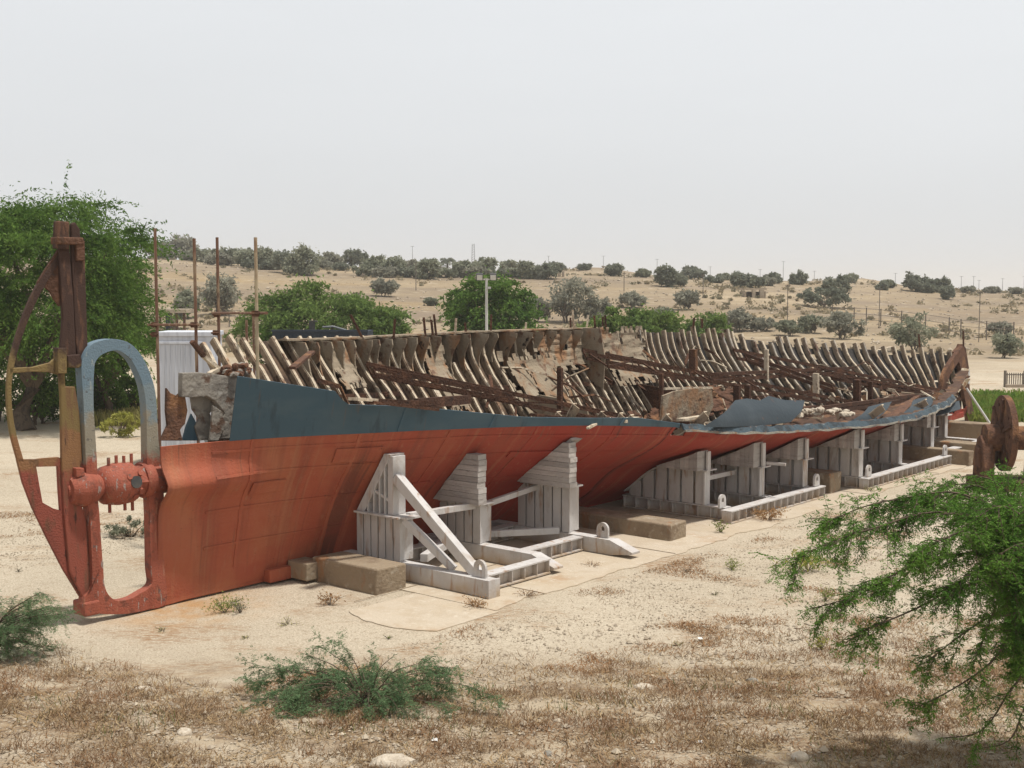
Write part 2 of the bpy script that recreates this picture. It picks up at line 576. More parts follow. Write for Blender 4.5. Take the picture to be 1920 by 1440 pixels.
# ================================================================ THE WRECK
NEAR = {
    0.9: [(.10, .1), (.12, .7), (.15, 1.3), (.19, 2.0), (.24, 2.56)],
    2.5: [(.10, .1), (.2, .7), (.34, 1.3), (.54, 1.95), (.78, 2.58)],
    4.5: [(.12, .1), (.40, .65), (.68, 1.2), (1.32, 2.08), (1.60, 2.56)],
    6.5: [(.15, .1), (.5, .62), (.84, 1.1), (1.66, 2.0), (2.12, 2.5)],
    8.4: [(.15, .1), (.75, .6), (1.24, 1.16), (2.46, 2.08), (2.72, 2.42)],
    11.: [(.15, .1), (.85, .55), (1.5, 1.14), (2.6, 1.76), (3.0, 2.18)],
    12.8: [(.15, .1), (.75, .5), (1.52, 1.08), (2.75, 1.52), (3.25, 1.97)],
    14.7: [(.15, .1), (.95, .5), (1.78, .97), (3.05, 1.54), (3.48, 1.83)],
    16.6: [(.15, .1), (1.1, .46), (2.2, .93), (3.25, 1.5), (3.6, 1.74)],
    18.8: [(.15, .1), (1.3, .5), (2.55, 1.04), (3.5, 1.46), (3.78, 1.64)],
    22.: [(.15, .1), (1.2, .46), (2.4, .98), (3.35, 1.38), (3.64, 1.55)],
    26.: [(.15, .15), (.9, .45), (1.8, .95), (2.6, 1.37), (3.0, 1.58)],
    30.: [(.12, .15), (.5, .5), (1.1, .98), (1.6, 1.42), (1.9, 1.66)],
    36.: [(.05, .3), (.08, .8), (.1, 1.3), (.13, 1.7), (.16, 2.1)]}
FAR = {
    0.9: [(.10, .1), (.12, .7), (.15, 1.3), (.17, 2.0), (.2, 2.56), (.3, 3.2), (.42, 3.7)],
    2.5: [(.10, .1), (.2, .7), (.28, 1.3), (.36, 1.95), (.5, 2.7), (.85, 3.4), (1.4, 4.05)],
    4.5: [(.12, .1), (.3, .65), (.45, 1.2), (.62, 2.0), (.85, 2.7), (1.35, 3.4), (2.05, 4.0)],
    6.5: [(.15, .1), (.4, .62), (.62, 1.15), (.95, 1.95), (1.3, 2.6), (1.9, 3.3), (2.55, 3.95)],
    8.4: [(.15, .1), (.5, .5), (.9, 1.1), (1.4, 1.9), (1.85, 2.6), (2.4, 3.3), (2.82, 3.94)],
    11.: [(.15, .1), (.7, .4), (1.2, 1.0), (1.75, 1.8), (2.2, 2.55), (2.68, 3.3), (3.0, 3.95)],
    14.7: [(.15, .1), (.8, .35), (1.4, .95), (1.95, 1.75), (2.4, 2.5), (2.8, 3.2), (3.08, 3.93)],
    18.8: [(.15, .1), (.8, .35), (1.4, .9), (1.95, 1.7), (2.4, 2.4), (2.82, 3.15), (3.15, 3.88)],
    22.: [(.15, .1), (.8, .35), (1.3, .85), (1.8, 1.6), (2.25, 2.3), (2.72, 3.05), (3.12, 3.78)],
    25.: [(.15, .12), (.6, .4), (1.1, .9), (1.55, 1.5), (2.0, 2.15), (2.5, 2.85), (2.98, 3.55)],
    28.: [(.14, .15), (.5, .45), (.85, .9), (1.2, 1.45), (1.6, 2.0), (2.1, 2.6), (2.55, 3.25)],
    31.: [(.1, .18), (.3, .6), (.5, 1.05), (.75, 1.5), (.98, 1.95), (1.35, 2.45), (1.75, 3.0)],
    36.: [(.05, .3), (.08, .8), (.1, 1.3), (.12, 1.6), (.15, 1.95), (.18, 2.3), (.2, 2.65)]}
MP = 26


def resample(poly, m=MP):
    p = np.array(poly, float)
    # Catmull-Rom through the control points, then even steps along it
    q = np.vstack([2 * p[0] - p[1], p, 2 * p[-1] - p[-2]])
    out = []
    for i in range(1, len(q) - 2):
        for t in np.linspace(0, 1, 12, endpoint=False):
            a, b, c, d = q[i - 1], q[i], q[i + 1], q[i + 2]
            out.append(.5 * (2 * b + (c - a) * t + (2 * a - 5 * b + 4 * c - d) * t * t + (3 * b - a - 3 * c + d) * t ** 3))
    out.append(p[-1])
    out = np.array(out)
    L = np.concatenate([[0], np.cumsum(np.linalg.norm(np.diff(out, axis=0), axis=1))])
    u = np.linspace(0, L[-1], m)
    return np.stack([np.interp(u, L, out[:, k]) for k in (0, 1)], 1)


SG = np.arange(.9, 36.01, .1)


def make_table(D):
    ss = sorted(D)
    R = np.array([resample(D[s]) for s in ss])
    T = np.zeros((len(SG), MP, 2))
    for k in range(MP):
        for c in range(2):
            T[:, k, c] = np.interp(SG, ss, R[:, k, c])
    K = 13
    ker = np.ones(K) / K
    P = np.concatenate([np.repeat(T[:1], K // 2, 0), T, np.repeat(T[-1:], K // 2, 0)])
    S = np.zeros_like(T)
    for k in range(MP):
        for c in range(2):
            S[:, k, c] = np.convolve(P[:, k, c], ker, 'valid')
    return S


for s_ in list(FAR):
    if 4 < s_ < 32:
        a = FAR[s_]
        k = .17 if s_ > 5 else .10
        FAR[s_] = a[:4] + [(a[4][0] + k * .55, a[4][1]), (a[5][0] + k, a[5][1]), a[6]]
TN, TF = make_table(NEAR), make_table(FAR)


def prof(T, s):
    x = (min(max(s, SG[0]), SG[-1]) - SG[0]) / .1
    i = int(min(len(SG) - 2, math.floor(x)))
    f = x - i
    return T[i] * (1 - f) + T[i + 1] * f


def pnt(T, s, v):
    """point (t, z) at fraction v up the profile"""
    p = prof(T, s)
    x = v * (MP - 1)
    i = int(min(MP - 2, math.floor(x)))
    f = x - i
    return p[i] * (1 - f) + p[i + 1] * f


def zfar(s, z):
    """far side half breadth at height z"""
    p = prof(TF, s)
    return float(np.interp(z, p[:, 1], p[:, 0]))


def znear(s, z):
    p = prof(TN, s)
    return float(np.interp(z, p[:, 1], p[:, 0]))


ship = empty('ship_wreck', ORG, HEAD)
tag(ship, 'long rusted ship wreck with red and blue hull and bare ribs on white cradles', 'ship')


def nz(x, y=0.0, z=0.0):
    return mnoise.noise(Vector((x, y, z)))


# --- red bottom plating, near side, with the shaft tube bulge and dents further forward
def near_pt(s, k, extra=0.0):
    t, z = prof(TN, s)[k]
    b = .24 * math.exp(-((z - 1.93) / .24) ** 2) * (1 - sstep(1.3, 3.2, s))
    dent = .05 * nz(s * .9, z * 1.2, 2) * sstep(2.5, 6, s) + .06 * nz(s * 1.6, z * 2, 7) * sstep(10, 13, s)
    # plate laps: each strake sits a little proud of the next
    lap = .012 * ((k // 6) % 2) + .008 * (int(s / 2.4) % 2)
    return W(s, t + b + dent + lap + extra, z)


sl = np.arange(.78, 36.0, .15)
grid = [[near_pt(s, k) for k in range(MP)] for s in sl]
mask = np.ones((len(sl) - 1, MP - 1), bool)
for i, s in enumerate(sl[:-1]):
    for k in range(MP - 1):
        if s > 11.2 and k >= MP - 2 and nz(s * 1.3, 3) > .05:
            mask[i, k] = False
        if 11.0 < s < 11.5 and k > MP - 4:
            mask[i, k] = False
        if s > 29.8 and k > 3 + 3 * nz(s * 1.5, 2):
            mask[i, k] = False
        if s > 24 and nz(s * .8, k * .3) > .35:
            mask[i, k] = False
m = MB()
m.shell(grid, -.025, mask, 0, 1, 0)
m.build('bottom_plating', [M['red'], M['inner']], ship, smooth=40)

# strake laps and a few doubler plates on the red side
for s0, s1, v0, v1 in ((3.6, 4.4, .80, .90), (5.5, 5.9, .40, .56), (2.3, 2.9, .62, .7), (7.2, 8.2, .74, .79)):
    g = [[None] * 5 for _ in range(6)]
    for i in range(6):
        for j in range(5):
            s = s0 + (s1 - s0) * i / 5
            k = (v0 + (v1 - v0) * j / 4) * (MP - 1)
            k0 = int(k)
            a, b = near_pt(s, k0, .012), near_pt(s, min(MP - 1, k0 + 1), .012)
            g[i][j] = a * (1 - (k - k0)) + b * (k - k0)
    m = MB()
    m.shell(g, .02)
    m.build('doubler_plate', M['red'], ship)


# riveted seam straps along and across the red side
for v in (.30, .53, .76, .93):
    k = int(v * (MP - 1))
    ss_ = np.arange(1.6, 12.6, .2)
    m = MB()
    m.ribbon([near_pt(s, k, .004) for s in ss_], [near_pt(s, k, .004) + (near_pt(s, k + 1, .004) - near_pt(s, k, .004)) * .45 for s in ss_], V * .016)
    m.build('plate_seam', M['red'], ship)
for s in (2.2, 3.9, 5.6, 7.4, 9.3, 11.0):
    m = MB()
    m.ribbon([near_pt(s, k, .006) for k in range(3, MP)], [near_pt(s + .06, k, .006) for k in range(3, MP)], V * .016)
    m.build('plate_seam', M['red'], ship)

# --- blue topside on the near side, long after piece
def ztop(s):
    base = np.interp(s, [1.5, 1.9, 3.45, 3.6, 4.8, 7.1, 9.9, 11.2], [3.66, 3.61, 3.30, 3.08, 2.98, 2.65, 2.45, 2.24])
    return base


def top_pt(s, w):
    t, z = prof(TN, s)[-1]
    zz = z + (ztop(s) - z) * w
    dent = .05 * nz(s * .9, z * 1.2, 2) * sstep(2.5, 6, s) + .06 * nz(s * 1.6, z * 2, 7) * sstep(10, 13, s)
    return W(s, t + dent + (zz - z) * .22 + .012 + .004 * (int(s / 2.9) % 2), zz)


sl2 = np.concatenate([np.arange(1.86, 11.25, .12)])
grid = [[top_pt(s, w) for w in np.linspace(0, 1, 9)] for s in sl2]
m = MB()
m.shell(grid, -.022, None, 0, 1, 0)
m.build('topside_plating', [M['blue'], M['inner']], ship, smooth=40)
# seams (butt straps) on it
for s in (4.55, 6.35, 9.4):
    m = MB()
    m.ribbon([top_pt(s + .10 * w, w) + V * .012 for w in np.linspace(.02, .99, 5)],
             [top_pt(s + .07 + .10 * w, w) + V * .012 for w in np.linspace(.02, .99, 5)], V * .018)
    m.build('butt_strap', M['blue'], ship)

# --- grey weathered counter plate and the ragged rusty remains below it
def q(pts, t):
    return [on_t(x, y, t) for x, y in pts]


m = MB()
m.prism(q([(338, 699), (372, 698), (410, 703), (452, 708), (446, 745), (438, 790), (428, 822), (408, 823), (404, 800), (418, 775), (400, 752), (384, 742), (356, 745), (337, 744)], .22), V * .12)
m.build('counter_plate', M['greyc'], ship, bevel=.012)
m = MB()
m.prism(q([(311, 727), (318, 737), (330, 742), (338, 735), (346, 745), (350, 770), (345, 795), (340, 800), (336, 806), (341, 826), (300, 826), (306, 812), (313, 798), (310, 770)], .16), V * .06)
m.build('rusted_plate', M['rustb'], ship, bevel=.01)
m = MB()
m.prism(q([(356, 742), (395, 744), (405, 760), (392, 775), (400, 790), (396, 824), (372, 826), (364, 800), (372, 785), (360, 768)], .08), V * .05)
m.build('rusted_plate', M['greyc'], ship, bevel=.01)
m = MB()
m.prism(q([(341, 826), (348, 800), (358, 775), (366, 790), (374, 826)], .05), V * .04)
m.build('torn_plate', M['blue'], ship, bevel=.01)
m = MB()
m.prism(q([(398, 760), (416, 772), (420, 800), (408, 826), (392, 826), (396, 790)], .3), V * .05)
m.build('torn_plate', M['greyc'], ship, bevel=.01)

# --- keel
m = MB()
m.prism([W(.75, 0, .28), W(.75, 0, -.0), W(1.3, 0, .03), W(31, 0, .06), W(35.6, 0, .2), W(35.6, 0, .4), W(30, 0, .22), W(1.3, 0, .22)], V * .2)
m.build('keel', M['red'], ship, bevel=.015)

# --- stern frame: one cast loop round the propeller opening
pairs = [((147, 692), (171, 694)), ((151, 668), (175, 676)), ((164, 647), (187, 664)), ((188, 637), (207, 657)), ((214, 636), (221, 659)),
         ((240, 645), (238, 672)), ((262, 670), (250, 692)), ((278, 706), (262, 722)), ((287, 745), (268, 765)), ((292, 830), (270, 860)),
         ((300, 862), (271, 890)), ((302, 960), (275, 960)), ((303, 1060), (277, 1060)), ((306, 1128), (279, 1094)), ((270, 1142), (257, 1111)),
         ((235, 1149), (235, 1122)), ((195, 1150), (212, 1124)), ((166, 1146), (197, 1112)), ((153, 1138), (190, 1092)), ((154, 1117), (188, 1060)),
         ((167, 1095), (186, 1040)), ((164, 990), (181, 965)), ((158, 930), (178, 930)), ((155, 860), (176, 860)), ((151, 760), (170, 760))]


def densify(pr, n=4):
    a = np.array([p[0] for p in pr], float)
    b = np.array([p[1] for p in pr], float)
    res = []
    for P in (a, b):
        o = []
        k = len(P)
        for i in range(k):
            p0, p1, p2, p3 = P[i - 1], P[i], P[(i + 1) % k], P[(i + 2) % k]
            for t in np.linspace(0, 1, n, endpoint=False):
                o.append(.5 * (2 * p1 + (p2 - p0) * t + (2 * p0 - 5 * p1 + 4 * p2 - p3) * t * t + (3 * p1 - p0 - 3 * p2 + p3) * t ** 3))
        res.append(o)
    return res


A, B = densify(pairs)
m = MB()
m.ribbon(q(A, .06), q(B, .06), V * .17, closed=True)
sf = m.build('stern_frame', M['frame'], ship, bevel=.025)
# stern post above the arch, in two bars with a dark gap, and the collar
m = MB()
m.prism(q([(131, 420), (139, 416), (148, 430), (151, 470), (158, 490), (160, 560), (163, 655), (158, 690), (146, 690), (140, 640), (133, 500)], .04), V * .07)
m.build('stern_post', M['stock'], ship, bevel=.02)
m = MB()
m.box(on_t(126, 452, .05), (.42, .20, .11), np.array([U, V, [0, 0, 1]]))
m.box(on_t(146, 470, .05), (.14, .17, .30), np.array([U, V, [0, 0, 1]]))
m.build('collar', M['rustb'], ship, bevel=.02)

# --- rudder hung on the stern post
rud = MB()
rud.prism(q([(107, 422), (127, 420), (129, 470), (136, 560), (142, 686), (120, 690), (121, 724), (139, 724), (147, 770), (153, 860), (148, 880), (138, 900), (142, 930),
             (152, 948), (160, 975), (166, 1050), (172, 1120), (152, 1120), (128, 1070), (118, 960), (114, 870), (112, 740), (108, 690), (116, 600), (110, 500)], .04), V * .07)
rudder = rud.build('rudder', M['stock'], ship, bevel=.02)
# lower blade with its square opening
m = MB()
outer = [(31, 861), (70, 861), (108, 857), (114, 861), (117, 910), (121, 965), (126, 1020), (140, 1100), (149, 1119), (118, 1068), (88, 1010), (60, 952), (42, 905)]
m.prism(q([(31, 861), (66, 861), (66, 875), (72, 910), (78, 942), (98, 953), (118, 958), (122, 1000), (132, 1060), (150, 1120), (118, 1068), (88, 1010), (60, 952), (42, 905)], 0), V * .06)
m.prism(q([(66, 861), (80, 859), (108, 857), (116, 861), (117, 900), (119, 958), (112, 957), (109, 915), (107, 874), (66, 875)], 0), V * .06)
m.build('rudder_blade', M['rudder'], rudder)
m = MB()
arch = [(106, 478), (84, 508), (62, 545), (44, 585), (28, 632), (17, 675), (12, 715), (12, 760), (18, 812), (32, 866)]
arch2 = [(112, 490), (95, 516), (74, 552), (56, 590), (39, 636), (27, 678), (21, 716), (21, 758), (28, 808), (44, 866)]


def smooth_open(P, n=5):
    P = np.array(P, float)
    Q = np.vstack([2 * P[0] - P[1], P, 2 * P[-1] - P[-2]])
    o = []
    for i in range(1, len(Q) - 2):
        for t in np.linspace(0, 1, n, endpoint=False):
            p0, p1, p2, p3 = Q[i - 1], Q[i], Q[i + 1], Q[i + 2]
            o.append(.5 * (2 * p1 + (p2 - p0) * t + (2 * p0 - 5 * p1 + 4 * p2 - p3) * t * t + (3 * p1 - p0 - 3 * p2 + p3) * t ** 3))
    o.append(P[-1])
    return o


m.ribbon(q(smooth_open(arch), 0), q(smooth_open(arch2), 0), V * .06)
m.build('rudder_rim', M['rudder'], rudder, bevel=.012)
m = MB()
m.prism(q([(108, 468), (90, 496), (70, 528), (66, 548), (82, 538), (92, 545), (100, 560), (110, 574), (117, 570), (116, 490)], 0), V * .05)
m.build('gusset', M['rust'], rudder)
m = MB()
m.prism(q([(16, 690), (60, 688), (92, 680), (110, 664), (112, 704), (92, 698), (60, 697), (16, 700)], 0), V * .06)
m.build('rudder_arm', M['rudder'], rudder, bevel=.01)
m = MB()
m.prism(q([(104, 652), (121, 652), (121, 700), (104, 700)], .05), V * .14)
m.build('rudder_bracket', M['rudder'], rudder, bevel=.01)
m = MB()
m.prism(q([(121, 666), (146, 664), (150, 684), (142, 690), (124, 688)], .06), V * .16)
m.build('rudder_clamp', M['stock'], rudder, bevel=.015)
m = MB()
m.prism(q([(134, 876), (150, 876), (152, 892), (136, 894)], .05), V * .24)
m.build('pintle', M['frame'], rudder, bevel=.015)
m = MB()
m.prism(q([(104, 414), (126, 416), (126, 468), (102, 466)], .06), V * .14)
m.build('rudder_head', M['stock'], rudder, bevel=.02)

# --- propeller hub, boss, hex nut, studs
def lathe_s(mb, t, prof_, n=20):
    """turned piece along the ship's axis; prof_ = [(s, r)], centre height from the tuple's third item"""
    rings = []
    for s, r, z in prof_:
        rings.append([W(s, t, z) + V * r * math.cos(2 * math.pi * k / n) + np.array([0, 0, r * math.sin(2 * math.pi * k / n)]) for k in range(n)])
    vs = [p for r in rings for p in r]
    fs = [(i * n + k, (i + 1) * n + k, (i + 1) * n + (k + 1) % n, i * n + (k + 1) % n) for i in range(len(rings) - 1) for k in range(n)]
    fs += [tuple(range(n)), tuple((len(rings) - 1) * n + k for k in range(n))[::-1]]
    mb.add(vs, fs)


s0, zb = st(230, 908, .1)
m = MB()
lathe_s(m, 0, [(s0 - .36, .13, zb - .02), (s0 - .33, .21, zb), (s0 - .27, .285, zb), (s0 - .05, .325, zb), (s0 + .18, .31, zb), (s0 + .26, .22, zb), (s0 + .34, .18, zb)], 24)
hub = m.build('propeller_hub', M['frame'], ship, smooth=50)
for k in range(4):
    for a in (90, -90):
        s = s0 - .18 + .13 * k
        if a == -90 and k in (1,):
            continue
        m = MB()
        base = W(s, .02, zb)
        d = np.array([0, 0, 1 if a > 0 else -1])
        m.tube([base + d * .27, base + d * (.42 + .02 * (k % 2))], .026, 8)
        m.build('stud', M['frame'], hub)
for k, (ds, dz) in enumerate(((.1, .04), (.12, -.17), (.0, .12), (.2, .15), (.2, -.1))):
    m = MB()
    rr = .34 if k else .34
    y = math.sqrt(max(.01, .315 ** 2 - dz ** 2))
    b = W(s0 + ds, y - .03, zb + dz)
    n_ = V * y + np.array([0, 0, dz])
    n_ /= np.linalg.norm(n_)
    m.tube([b, b + n_ * (.05 if k else .045)], .095 if k == 0 else .045, 12)
    m.build('socket_shade_disc' if k == 0 else 'flange_bolt', M['dark'] if k == 0 else M['frame'], hub)  # first one is a dark disc painted as the shade inside an open socket
s1, z1 = st(272, 902, .15)
m = MB()
lathe_s(m, 0, [(s1 - .12, .22, z1), (s1 + .0, .26, z1)], 6)
lathe_s(m, 0, [(s1 + .0, .26, z1), (s1 + .04, .285, z1), (s1 + .12, .285, z1), (s1 + .16, .27, z1)], 28)
lathe_s(m, 0, [(s1 + .16, .25, z1), (s1 + .8, .26, z1)], 28)
m.build('stern_tube_nut', M['frame'], ship, smooth=35)
s2, z2 = st(162, 916, .06)
m = MB()
lathe_s(m, 0, [(s2 - .30, .10, z2), (s2 - .27, .12, z2), (s2 - .27, .19, z2), (s2 - .22, .23, z2), (s2 - .05, .28, z2), (s2 + .12, .25, z2), (s2 + .3, .13, z2), (s2 + .42, .12, z2)], 24)
m.build('stern_post_boss', M['frame'], ship, smooth=50)
# heel fitting and the plate lying under the frame
m = MB()
a = st(162, 1140, 0)
m.box(W(a[0], 0, a[1] + .02), (.26, .34, .22), np.array([U, V, [0, 0, 1]]))
m.build('heel_fitting', M['frame'], ship, bevel=.03)

# --- far side plating with a ragged forward edge
slf = np.arange(2.2, 36.0, .14)
grid, mask = [], np.ones((len(slf) - 1, 39), bool)
for i, s in enumerate(slf):
    row = []
    for j in range(40):
        t, z = pnt(TF, s, j / 39)
        row.append(W(s, -(t + .05 + .03 * nz(s, z * 1.5, 9)), z))
    grid.append(row)
for i, s in enumerate(slf[:-1]):
    for j in range(39):
        v = j / 39
        lim = .985
        if s > 17:
            lim = .95 + .05 * nz(s * 1.2, 5) + .03 * nz(s * 5, 1)
        if s > 21.5:
            lim = .925 + .06 * nz(s * 1.2, 5) + .04 * nz(s * 5, 1)
        if s < 4.6:
            lim = .60 + .5 * (s - 2.4) / 2.2 * .6 + .06 * nz(s * 4)
        if v > lim:
            mask[i, j] = False
        if v > .5 and nz(s * 1.1, v * 9, 4) > .52 and s > 5:
            mask[i, j] = False
m = MB()
m.shell(grid, -.02, mask, 0, 1, 0)
m.build('far_side_plating', [M['farskin'], M['blue']], ship, smooth=40)

M['ribweb'] = layered('rusty_rib_web', (.25, .19, .135), [('n', (.30, .235, .16), (3, 3, 2), .52, .64, .7), ('n', (.06, .036, .026), (5, 5, 4), .52, .64, .85)], rough=.95, bump=(.6, 18))  # rust patches over a base darker than the flange, painting shade on webs
# --- ribs (frames) of the far side, each one by itself
def rib(T, sign, s, v0, v1, depth, wide, mat, lean=0.0, taper=1.0, inset=0.0):
    n = 14
    fr, bk = [], []
    for i in range(n + 1):
        v = v0 + (v1 - v0) * i / n
        p = pnt(T, s, min(v, 1.0))
        ex = max(0, v - 1.0)
        a, b = pnt(T, s, min(1, v) - .03), pnt(T, s, min(1, v))
        d = (b - a) / (np.linalg.norm(b - a) + 1e-9)
        p = p + d * ex * 4.0
        nn = np.array([-d[1], d[0]])   # towards the centre line
        k = taper + (1 - taper) * (1 - i / n)
        wob = .02 * nz(s * 3, v * 7)
        p = p + nn * inset
        o = p
        c = p + nn * depth * k * (1 + .25 * nz(s * 5, v * 11, 3))
        fr.append(W(s + lean * v + wob, sign * o[0], o[1]))
        bk.append(W(s + lean * v + wob, sign * c[0], c[1]))
    m = MB()
    m.ribbon(fr, bk, U * .028, mi=1)
    # the angle's inner flange, its paler tone painted as a lit edge
    f2 = [p + U * wide for p in bk]
    off = (np.array(bk) - np.array(fr))
    off = off / (np.linalg.norm(off, axis=1, keepdims=True) + 1e-9) * .028
    n_ = len(bk)
    vs = list(bk) + f2 + [b + o for b, o in zip(bk, off)] + [b + o for b, o in zip(f2, off)]
    fs = []
    for i in range(n_ - 1):
        fs += [(i, i + 1, n_ + i + 1, n_ + i), (2 * n_ + i, 3 * n_ + i, 3 * n_ + i + 1, 2 * n_ + i + 1),
               (n_ + i, n_ + i + 1, 3 * n_ + i + 1, 3 * n_ + i), (i, 2 * n_ + i, 2 * n_ + i + 1, i + 1)]
    fs += [(0, n_, 3 * n_, 2 * n_), (n_ - 1, 3 * n_ - 1, 4 * n_ - 1, 2 * n_ - 1)]
    m.add(vs, fs)
    return m.build('rib', [mat, M['ribweb']], ship)


s = 2.75
while s < 35.3:
    jitter = random.uniform(-.05, .05)
    if s < 16:
        top = 1.0 if s > 4.4 else 1.0 + random.uniform(-.02, .02)
        if 5.5 < s and random.random() < .10:
            top = random.uniform(.78, .9)
        rib(TF, -1, s + jitter, random.choice([.16, .16, .16, .45, .55]), top, .11, .06, M['rib'])
    else:
        top = 1.0 + random.uniform(-.035, .015) - (.05 if 24.2 < s < 25.8 else 0)
        rib(TF, -1, s + jitter, .2, top, .11, .05 if s < 23 else .10, M['rib'] if random.random() < .6 else M['ribf'], lean=random.uniform(-.05, .05))
    s += .41 if s < 15.5 else (.34 if s < 23.5 else .50)
# broken ribs standing up inside the near side
for s in (7.9, 8.3, 9.1, 9.6, 10.0, 10.9, 12.0, 19.6, 23.3):
    rib(TN, 1, s, .70, 1.0 + random.uniform(-.06, .08), .16, .12, M['rib'], lean=random.uniform(-.2, .3), inset=.16)

# --- deck stringer along the after half of the far side with its bracket knees
ss = np.arange(5.0, 16.4, .2)
A, B = [], []
for s in ss:
    t = zfar(s, 3.9)
    z = prof(TF, s)[-1][1] + .02
    A.append(W(s, -(t + .10 + .05 * nz(s * 2.2, 1)), z + .015 * nz(s * 3)))
    B.append(W(s, -(t - .30 + .10 * nz(s * 1.9, 8) + .06 * nz(s * 6, 8)), z + .03 * nz(s * 2.3, 4)))
m = MB()
m.ribbon(A, B, np.array([0, 0, .035]))
m.build('deck_stringer', M['tan'], ship)
s = 5.3
while s < 16.2:
    z1 = prof(TF, s)[-1][1] - .0
    d = .62 + .22 * nz(s * 1.7, 2)
    h = .85 + .25 * nz(s * 2.3, 6)
    t1 = zfar(s, z1 - .02)
    pts = [W(s, -t1, z1)]
    pts.append(W(s, -(t1 - d), z1 - .02))
    for k in range(1, 7):
        f = k / 6
        z = z1 - h * f
        pts.append(W(s, -(zfar(s, z) - d * (1 - f) ** 1.5 * .9 - .16), z))
    pts.append(W(s, -zfar(s, z1 - h), z1 - h))
    m = MB()
    m.prism(pts, U * .03)
    m.build('bracket', M['tan'], ship)
    s += .41 if 5.2 < s < 9.6 else .55

# stanchion stubs along the gunwale
for (px, py0, t, h, w) in ((738, 632, -2.5, .42, .05), (798, 630, -2.6, .45, .06), (812, 628, -2.6, .38, .10), (818, 628, -2.6, .5, .06), (853, 628, -2.7, .42, .12), (874, 626, -2.8, .3, .10),
                           (920, 622, -2.9, .45, .14), (985, 618, -3, .22, .10), (1076, 614, -3, .5, .14), (1070, 614, -3, .3, .05), (1100, 613, -3, .36, .06), (1116, 613, -3, .34, .05),
                           (1130, 612, -3, .3, .05), (1136, 613, -3, .36, .15), (1300, 612, -3, .3, .16), (1316, 612, -3, .28, .16), (1726, 664, -1.1, .8, .08), (680, 632, -2.4, .5, .04)):
    p = on_t(px, py0 + 3, t)
    m = MB()
    a = random.uniform(-.12, .12)
    if px == 680:
        a = -.5
    m.bar(p, p + np.array([a * h, 0, h]), w, .05)
    m.build('stanchion_stub', M['rust'] if random.random() < .75 else M['rib'], ship)

# --- plates still hanging on the inside
def liner(s0, s1, z0, z1, inset, mat, seed, name='lining_plate'):
    ns, nz_ = 34, 26
    g = []
    for i in range(ns + 1):
        s = s0 + (s1 - s0) * i / ns
        g.append([W(s, -(zfar(s, z0 + (z1 - z0) * j / nz_) - inset - .05 * nz(s * 2, j * .4, seed)), z0 + (z1 - z0) * j / nz_) for j in range(nz_ + 1)])
    mk = np.ones((ns, nz_), bool)
    for i in range(ns):
        for j in range(nz_):
            if (i < 3 or i > ns - 4 or j < 3 or j > nz_ - 4) and nz(i * .35, j * .35, seed) > 0:
                mk[i, j] = False
            if nz(i * .17, j * .17, seed + 3) + .35 * nz(i * .5, j * .5, seed) > .42:
                mk[i, j] = False
    m = MB()
    m.shell(g, .02, mk)
    return m.build(name, mat, ship)


liner(6.2, 7.0, 3.0, 3.95, .22, M['tan'], 1)
liner(9.4, 10.2, 2.2, 3.9, .26, M['tan'], 5)
liner(12.0, 14.2, 1.3, 3.5, .36, M['tan'], 2)
liner(13.6, 16.2, 2.9, 3.9, .25, M['tan'], 9)
liner(16.5, 18.6, 2.4, 3.95, .30, M['tan'], 14)
liner(19.5, 22.0, 1.4, 2.2, .3, M['rustb'], 21)
liner(15.0, 18.0, .9, 1.8, .4, M['rustb'], 24)

# transverse bulkheads and tank sides
def cross_plate(pts, t, mat, name='bulkhead_plate', thick=.05):
    m = MB()
    m.prism(q(pts, t), U * thick)
    return m.build(name, mat, ship)


def tplate(s, tz, mat, name='bulkhead_plate', th=.04):
    m = MB()
    m.prism([W(s + .25 * (z - 1), t, z) if name == 'leaning_plate' else W(s, t, z) for t, z in tz], U * th)
    return m.build(name, mat, ship)


tplate(12.3, [(-2.2, .9), (-2.0, 2.3), (-1.5, 2.5), (-.9, 2.45), (-.5, 2.2), (-.1, 2.25), (.1, 1.5), (0, .5), (-1.2, .4)], M['tan'])
tplate(15.7, [(-3.0, 2.7), (-3.0, 3.96), (-2.2, 3.96), (-2.05, 3.2), (-2.1, 2.4)], M['tan'])
tplate(14.6, [(.6, .4), (.5, 1.5), (1.1, 1.75), (1.8, 1.6), (2.3, 1.72), (2.6, 1.4), (2.2, .8), (1.2, .4)], M['tan'])
tplate(9.3, [(-.8, .5), (-.7, 1.6), (-.1, 1.9), (.3, 1.7), (.5, 1.95), (.9, 1.6), (1.1, .8), (.4, .3)], M['rustb'])
tplate(17.6, [(-2.4, 1.2), (-2.3, 2.4), (-1.2, 2.3), (-1.0, 1.1)], M['rust'])
tplate(6.6, [(-1.2, .9), (-1.0, 2.0), (-.3, 1.9), (.1, 1.2), (0, .5)], M['rustb'])
# box of a tank with a white-edged lid
m = MB()
c = on_t(1283, 768, 1.6)
m.prism(q([(1238, 790), (1242, 742), (1262, 734), (1300, 728), (1332, 730), (1336, 760), (1322, 790)], 1.5), V * .06)
m.build('tank_side', M['tan'], ship)
m = MB()
m.bar(on_t(1246, 729, .9), on_t(1335, 727, .9), .05, .05)
m.build('tank_edge', M['rib'], ship)
m = MB()
m.prism(q([(1252, 742), (1300, 730), (1345, 738), (1330, 752)], .9), np.array([0, 0, .04]))
m.build('tank_lid', M['tan'], ship)

